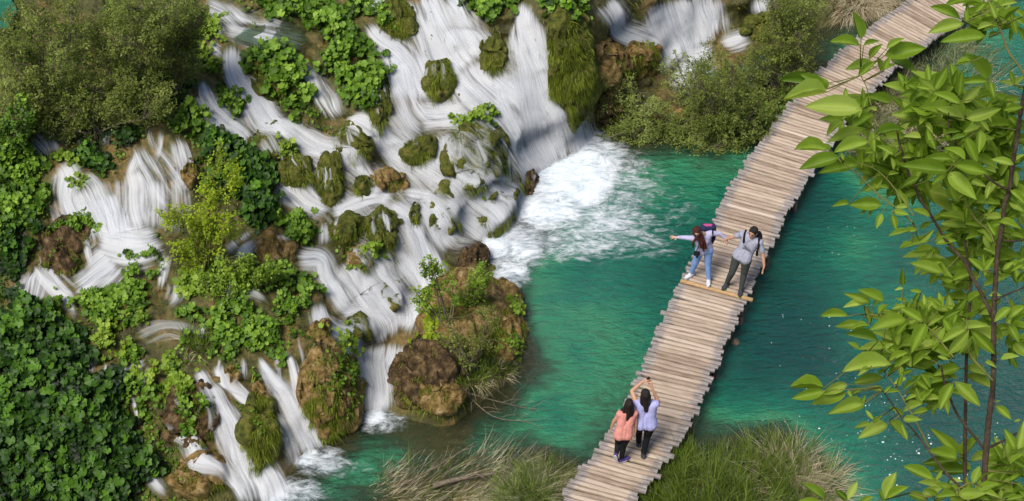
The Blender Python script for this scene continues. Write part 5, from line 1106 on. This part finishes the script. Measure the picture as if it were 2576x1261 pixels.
# leaflets as seen: panel letter, then base x y  tip x y
PAN = dict(a=(1905, 0), b=(2240.6, 0), c=(1972.3, 315.3), d=(2267.4, 315.3), e=(1972.3, 630.6), f=(2267.4, 630.6), g=(1972.3, 945.9), h=(2267.4, 945.9))
LF = """a 1045 395 965 110;1035 460 720 415;1070 460 1230 410;1130 590 1260 440;700 930 260 985;600 850 215 800;690 900 420 740;700 900 610 770;1050 1100 470 1070;890 1000 890 880;1060 1090 930 960;1070 1090 1110 965;1020 770 1190 610;1180 640 880 700;1270 720 1210 570;1060 1090 1020 1190;1280 700 1341 560;1340 1040 1090 960;1200 1120 1110 1080;1240 720 1400 640
b 700 190 390 60;740 240 370 330;960 370 490 420;760 220 750 90;820 170 960 20;800 10 540 50;1060 190 990 10;870 300 1030 240;990 380 1090 320;1230 210 1190 80;1330 170 1230 90;-60 560 360 480;0 600 260 715;180 980 140 750;-40 490 140 380;440 910 220 990;700 1050 420 930;680 960 600 620;440 910 570 670;740 1220 450 1080;740 1200 290 1070;730 1030 920 850;980 820 720 830;970 810 740 530;810 620 650 650;760 1190 1120 1090;1050 920 870 1000;270 1160 110 1010;270 1170 0 1150;150 1090 0 960;400 1250 300 1100;1240 850 1190 700;1250 860 1360 760;1240 860 1090 820;1300 1000 1120 1010;690 960 720 700;1330 1080 1130 1110;880 1000 1060 930;1250 860 1341 900;400 900 250 870;1100 60 1280 20;1150 200 1300 60;1000 820 1050 1000
c 450 250 95 230;560 320 145 440;470 250 380 180;740 390 340 480;790 60 430 170;860 170 490 270;900 60 915 280;920 100 1220 30;600 350 560 250;760 410 800 340;1080 570 785 665;1190 500 1080 700;650 790 475 815;980 800 650 800;900 830 850 930;980 890 930 1040;1080 890 1130 1055;1260 1060 1045 1115;860 830 770 900;1090 870 1260 900;1120 640 1180 800;1060 640 940 610;1230 130 950 130;1150 360 960 370;1050 500 1160 480;1000 500 950 470;1250 820 1110 830;1100 300 930 200;1290 1180 1160 1240
d 200 130 20 110;220 520 350 800;360 510 520 890;480 480 760 750;530 400 880 480;640 110 770 390;790 40 780 290;870 10 1180 20;640 350 430 220;460 460 -20 400;180 520 0 620;520 340 240 330;900 600 860 740;650 1010 390 990;640 1010 640 800;680 1080 960 1040;180 1160 330 1050;1130 400 900 340;1150 360 1250 290;1150 450 1160 620;1100 660 1260 800;640 1110 660 1240;280 160 260 60;100 330 0 330;860 900 760 800;870 900 980 780;820 900 940 930;690 1170 880 1240;160 1060 0 1080;340 1180 560 1160;280 1170 0 1230;980 980 1210 1040;1090 760 1240 870;700 560 860 620;440 80 600 60;650 110 480 150;800 20 620 70;290 920 100 840;300 980 180 1050;680 780 1000 790;1090 1100 1240 1130
e 1000 510 740 390;860 520 600 430;820 530 590 570;870 740 800 540;650 660 355 655;770 740 510 765;850 760 670 790;1220 690 850 800;950 910 610 835;1000 980 740 990;760 990 640 920;1080 1150 570 1210;820 1060 820 960;1110 910 880 810;1200 350 1195 175;1130 850 1250 710;870 1170 960 1050;1030 970 1140 1030;1220 560 1090 580;950 640 1050 540;890 560 960 500;1100 650 990 620;1250 1100 1100 1180;1010 880 960 820;1200 380 1110 400;1230 520 1120 480;860 1180 740 1260;1030 1200 930 1260
f 215 715 -20 570;400 740 230 540;240 740 95 1035;430 760 310 1010;270 900 210 1040;620 400 380 340;630 390 560 100;640 400 800 240;680 510 400 480;680 520 840 400;700 620 880 540;830 210 670 70;835 210 940 60;830 360 1110 240;680 800 455 1055;690 810 750 1160;700 800 950 1050;700 790 975 930;710 770 890 760;660 790 390 930;420 230 80 120;930 760 1020 905;1070 740 1190 930;1250 560 1030 720;1100 570 930 720;580 1180 310 1261;620 1190 880 1250;840 200 820 20;520 300 340 260;400 560 300 470;560 640 520 740;190 420 110 540;200 420 80 400;260 620 320 500;1020 200 1130 110;1230 140 1100 210;560 1180 480 1100;30 1000 20 860;100 1080 -40 1160;300 1100 200 1060;120 1200 0 1240;880 460 1010 450;480 1100 360 1060;1000 1100 1190 1060;1100 1050 1180 1200;840 1120 960 1180
g 400 120 50 100;410 150 70 230;630 80 360 190;620 170 265 285;640 150 690 240;800 280 440 380;780 280 820 190;1000 20 690 70;680 190 800 120;1030 170 1170 150;870 480 705 525;1040 490 740 630;1060 450 1240 640;900 440 820 340;400 1230 180 1070;400 1261 380 1120;640 1250 510 1140;640 1240 740 1060;1010 1250 950 1130;1020 1240 1130 960;1030 1240 1260 1110;760 1290 900 1210;400 1290 130 1260;1000 150 830 120;1010 170 1080 100;900 470 990 400;1150 100 1180 -20;1200 400 1050 310;1230 20 1100 80
h 510 60 180 280;520 80 380 350;540 60 800 310;640 0 950 130;500 10 260 80;560 790 290 520;600 820 780 600;560 830 250 750;590 840 200 885;680 960 290 960;690 950 580 820;700 860 970 790;720 1090 790 900;1150 740 1035 530;1170 740 1240 440;1090 900 960 700;1100 890 1240 780;820 1010 1030 960;330 1050 10 900;1010 1060 1140 1010;60 640 0 480;20 440 210 440;260 1250 60 1180;360 1210 220 1130;560 1200 340 1220;580 1190 860 1180;340 1050 410 950;1000 1100 880 1160;1200 980 1070 1060;1180 960 1240 880;1150 1080 1240 1140;1010 1240 1160 1180;950 300 1110 440;960 260 1000 250;1200 440 1130 460;880 1200 960 1130;470 1080 620 1060;340 1260 460 1200;740 1230 900 1250;1060 1250 1240 1210;130 120 40 180;160 200 40 240;270 350 100 380"""
def leaflet_tmpl():
    t = np.linspace(0, 1, 9); w = np.sin(np.pi * t ** .80) ** .95 * .54; w[0] = .03; w[-1] = .0; rows = []
    for s_, hgt in ((-1, .20), (-.5, .08), (0, -.03), (.5, .08), (1, .20)): rows.append(np.stack([t, w * s_, hgt * w * 2 - .17 * t ** 2.2 + .012 * np.sin(t * 19 + s_ * 2) * abs(s_)], -1))
    V = np.stack(rows, 1).reshape(-1, 3); idx = np.arange(45).reshape(9, 5); F = np.stack([idx[:-1, :-1], idx[1:, :-1], idx[1:, 1:], idx[:-1, 1:]], -1).reshape(-1, 4); return V, F, np.tile(np.array([-1, -.5, 0, .5, 1]), 9), np.repeat(t, 5)
TV, TF, TS, TT = leaflet_tmpl()
m, n, l = mat_new('ash_leaflet')
at = n.new('ShaderNodeAttribute'); at.attribute_name = 'tint'; fl = n.new('ShaderNodeAttribute'); fl.attribute_name = 'flow'; sx = n.new('ShaderNodeSeparateXYZ'); l.new(fl.outputs['Vector'], sx.inputs[0])
geo = n.new('ShaderNodeNewGeometry'); f = math_n(n, l, 'ADD', at.outputs['Fac'], math_n(n, l, 'MULTIPLY', math_n(n, l, 'SUBTRACT', noise_n(n, l, geo.outputs['Position'], 22, 4), .5), .55))
col = ramp(n, l, f, [(.05, (.10, .19, .012)), (.5, (.26, .40, .032)), (.95, (.46, .58, .11))])
absx = math_n(n, l, 'ABSOLUTE', sx.outputs[0]); rib = mapr(n, l, absx, .0, .09, .75, 0)
vein = math_n(n, l, 'SINE', math_n(n, l, 'SUBTRACT', math_n(n, l, 'MULTIPLY', sx.outputs[1], 62), math_n(n, l, 'MULTIPLY', absx, 14)))
mxc = n.new('ShaderNodeMix'); mxc.data_type = 'RGBA'; l.new(rib, mxc.inputs[0]); l.new(col, mxc.inputs[6]); mxc.inputs[7].default_value = (.30, .42, .10, 1)
p = n.new('ShaderNodeBsdfPrincipled'); l.new(mxc.outputs[2], p.inputs['Base Color']); p.inputs['Roughness'].default_value = .58; p.inputs['Specular IOR Level'].default_value = .3
b = n.new('ShaderNodeBump'); b.inputs['Strength'].default_value = .10; b.inputs['Distance'].default_value = .0015; l.new(vein, b.inputs['Height']); l.new(b.outputs[0], p.inputs['Normal'])
tl = n.new('ShaderNodeBsdfTranslucent'); hs = n.new('ShaderNodeHueSaturation'); hs.inputs['Value'].default_value = 1.35; hs.inputs['Hue'].default_value = .48; l.new(mxc.outputs[2], hs.inputs['Color']); l.new(hs.outputs[0], tl.inputs['Color'])
mx = n.new('ShaderNodeMixShader'); mx.inputs[0].default_value = .45; l.new(p.outputs[0], mx.inputs[1]); l.new(tl.outputs[0], mx.inputs[2])
o = n.new('ShaderNodeOutputMaterial'); l.new(mx.outputs[0], o.inputs[0]); M['leaflet'] = m
LL = []
for ln in LF.split('\n'):
    ou, ov = PAN[ln[0]]
    for q in ln[2:].split(';'):
        x0, y0, x1, y1 = map(float, q.split()); LL.append((ou + x0 * .25, ov + y0 * .25, ou + x1 * .25, ov + y1 * .25, 0))
# fuller foliage behind the traced sprays
fill = [(2390, 330, 120, 90, 34), (2300, 430, 90, 60, 22), (2480, 520, 80, 90, 30), (2420, 640, 90, 60, 22), (2330, 830, 100, 60, 34), (2490, 300, 60, 80, 16), (2350, 250, 70, 50, 10), (2440, 830, 70, 60, 12), (2540, 400, 50, 120, 16), (2280, 880, 80, 50, 14), (2540, 1190, 60, 70, 18), (2500, 40, 80, 40, 8), (2420, 1240, 80, 30, 8), (2560, 650, 40, 60, 6), (2220, 400, 60, 40, 12), (2170, 300, 60, 50, 6), (2340, 980, 60, 50, 8), (2550, 830, 30, 60, 5)]
for (cu, cv, ru, rv, k) in fill:
    for _ in range(int(k * 1.7)):
        a = rng.random() * 6.28; q = math.sqrt(rng.random()); u_ = cu + ru * q * math.cos(a); v_ = cv + rv * q * math.sin(a); th = rng.uniform(0, 6.28); L_ = rng.uniform(38, 74)
        for dth in (-.9, -.15, .8)[:rng.integers(2, 4)]: LL.append((u_, v_, u_ + L_ * math.cos(th + dth), v_ + L_ * math.sin(th + dth) * .8, 1))
LA = Acc(); PA = Acc(); TH = math.pi
for (u0, v0, u1, v1, bk) in LL:
    j = np.argmin((nodes[:, 0] - u0) ** 2 + (nodes[:, 1] - v0) ** 2); dn_ = nodes[j, 2]; d0 = dn_ + rng.uniform(-.16, .16) + (.22 if bk else 0); b0 = at_dist(u0, v0, d0); L_ = math.hypot(u1 - u0, v1 - v0) * m_per(d0)
    tip = at_dist(u1, v1, d0 + rng.uniform(-.5, .3) * L_); dr = tip - b0; Ln = np.linalg.norm(dr); x = dr / Ln
    view = unit(CAM - b0); n_ = unit(np.array([-.25, -.15, 1.]) * rng.uniform(.55, 1.1) + view * .75 + rng.normal(size=3) * .26); n_ = unit(n_ - x * np.dot(n_, x)); y_ = np.cross(n_, x)
    w_ = Ln * rng.uniform(.29, .40); cur = rng.uniform(.8, 2.0)
    V = b0 + TV[:, 0:1] * Ln * x + TV[:, 1:2] * w_ * y_ + TV[:, 2:3] * Ln * cur * n_
    V = V + (TV[:, 0:1] ** 2.2) * .17 * Ln * cur * n_ * .75          # keep the tip near its place, arch in the middle
    LA.add(V, TF, float(np.clip(.5 + rng.normal() * .2, 0, 1)), 0, np.stack([TS, TT], -1))
    dist_ = math.hypot(nodes[j, 0] - u0, nodes[j, 1] - v0)
    if dist_ < 150 and not bk:
        nb = at_dist(nodes[j, 0], nodes[j, 1], dn_); mid = (nb + b0) / 2 + unit(rng.normal(size=3)) * .06 * dist_ * m_per(d0); PA.tube([nb, mid * .5 + (nb + b0) * .25, b0, b0 + x * Ln * .1], [.0017, .0014, .0011, .0008], 5)
LA.build('leaves', M['leaflet'], tr_, world_loc=root); PA.build('leaf_stalks', M['greentwig'], tr_, world_loc=root)
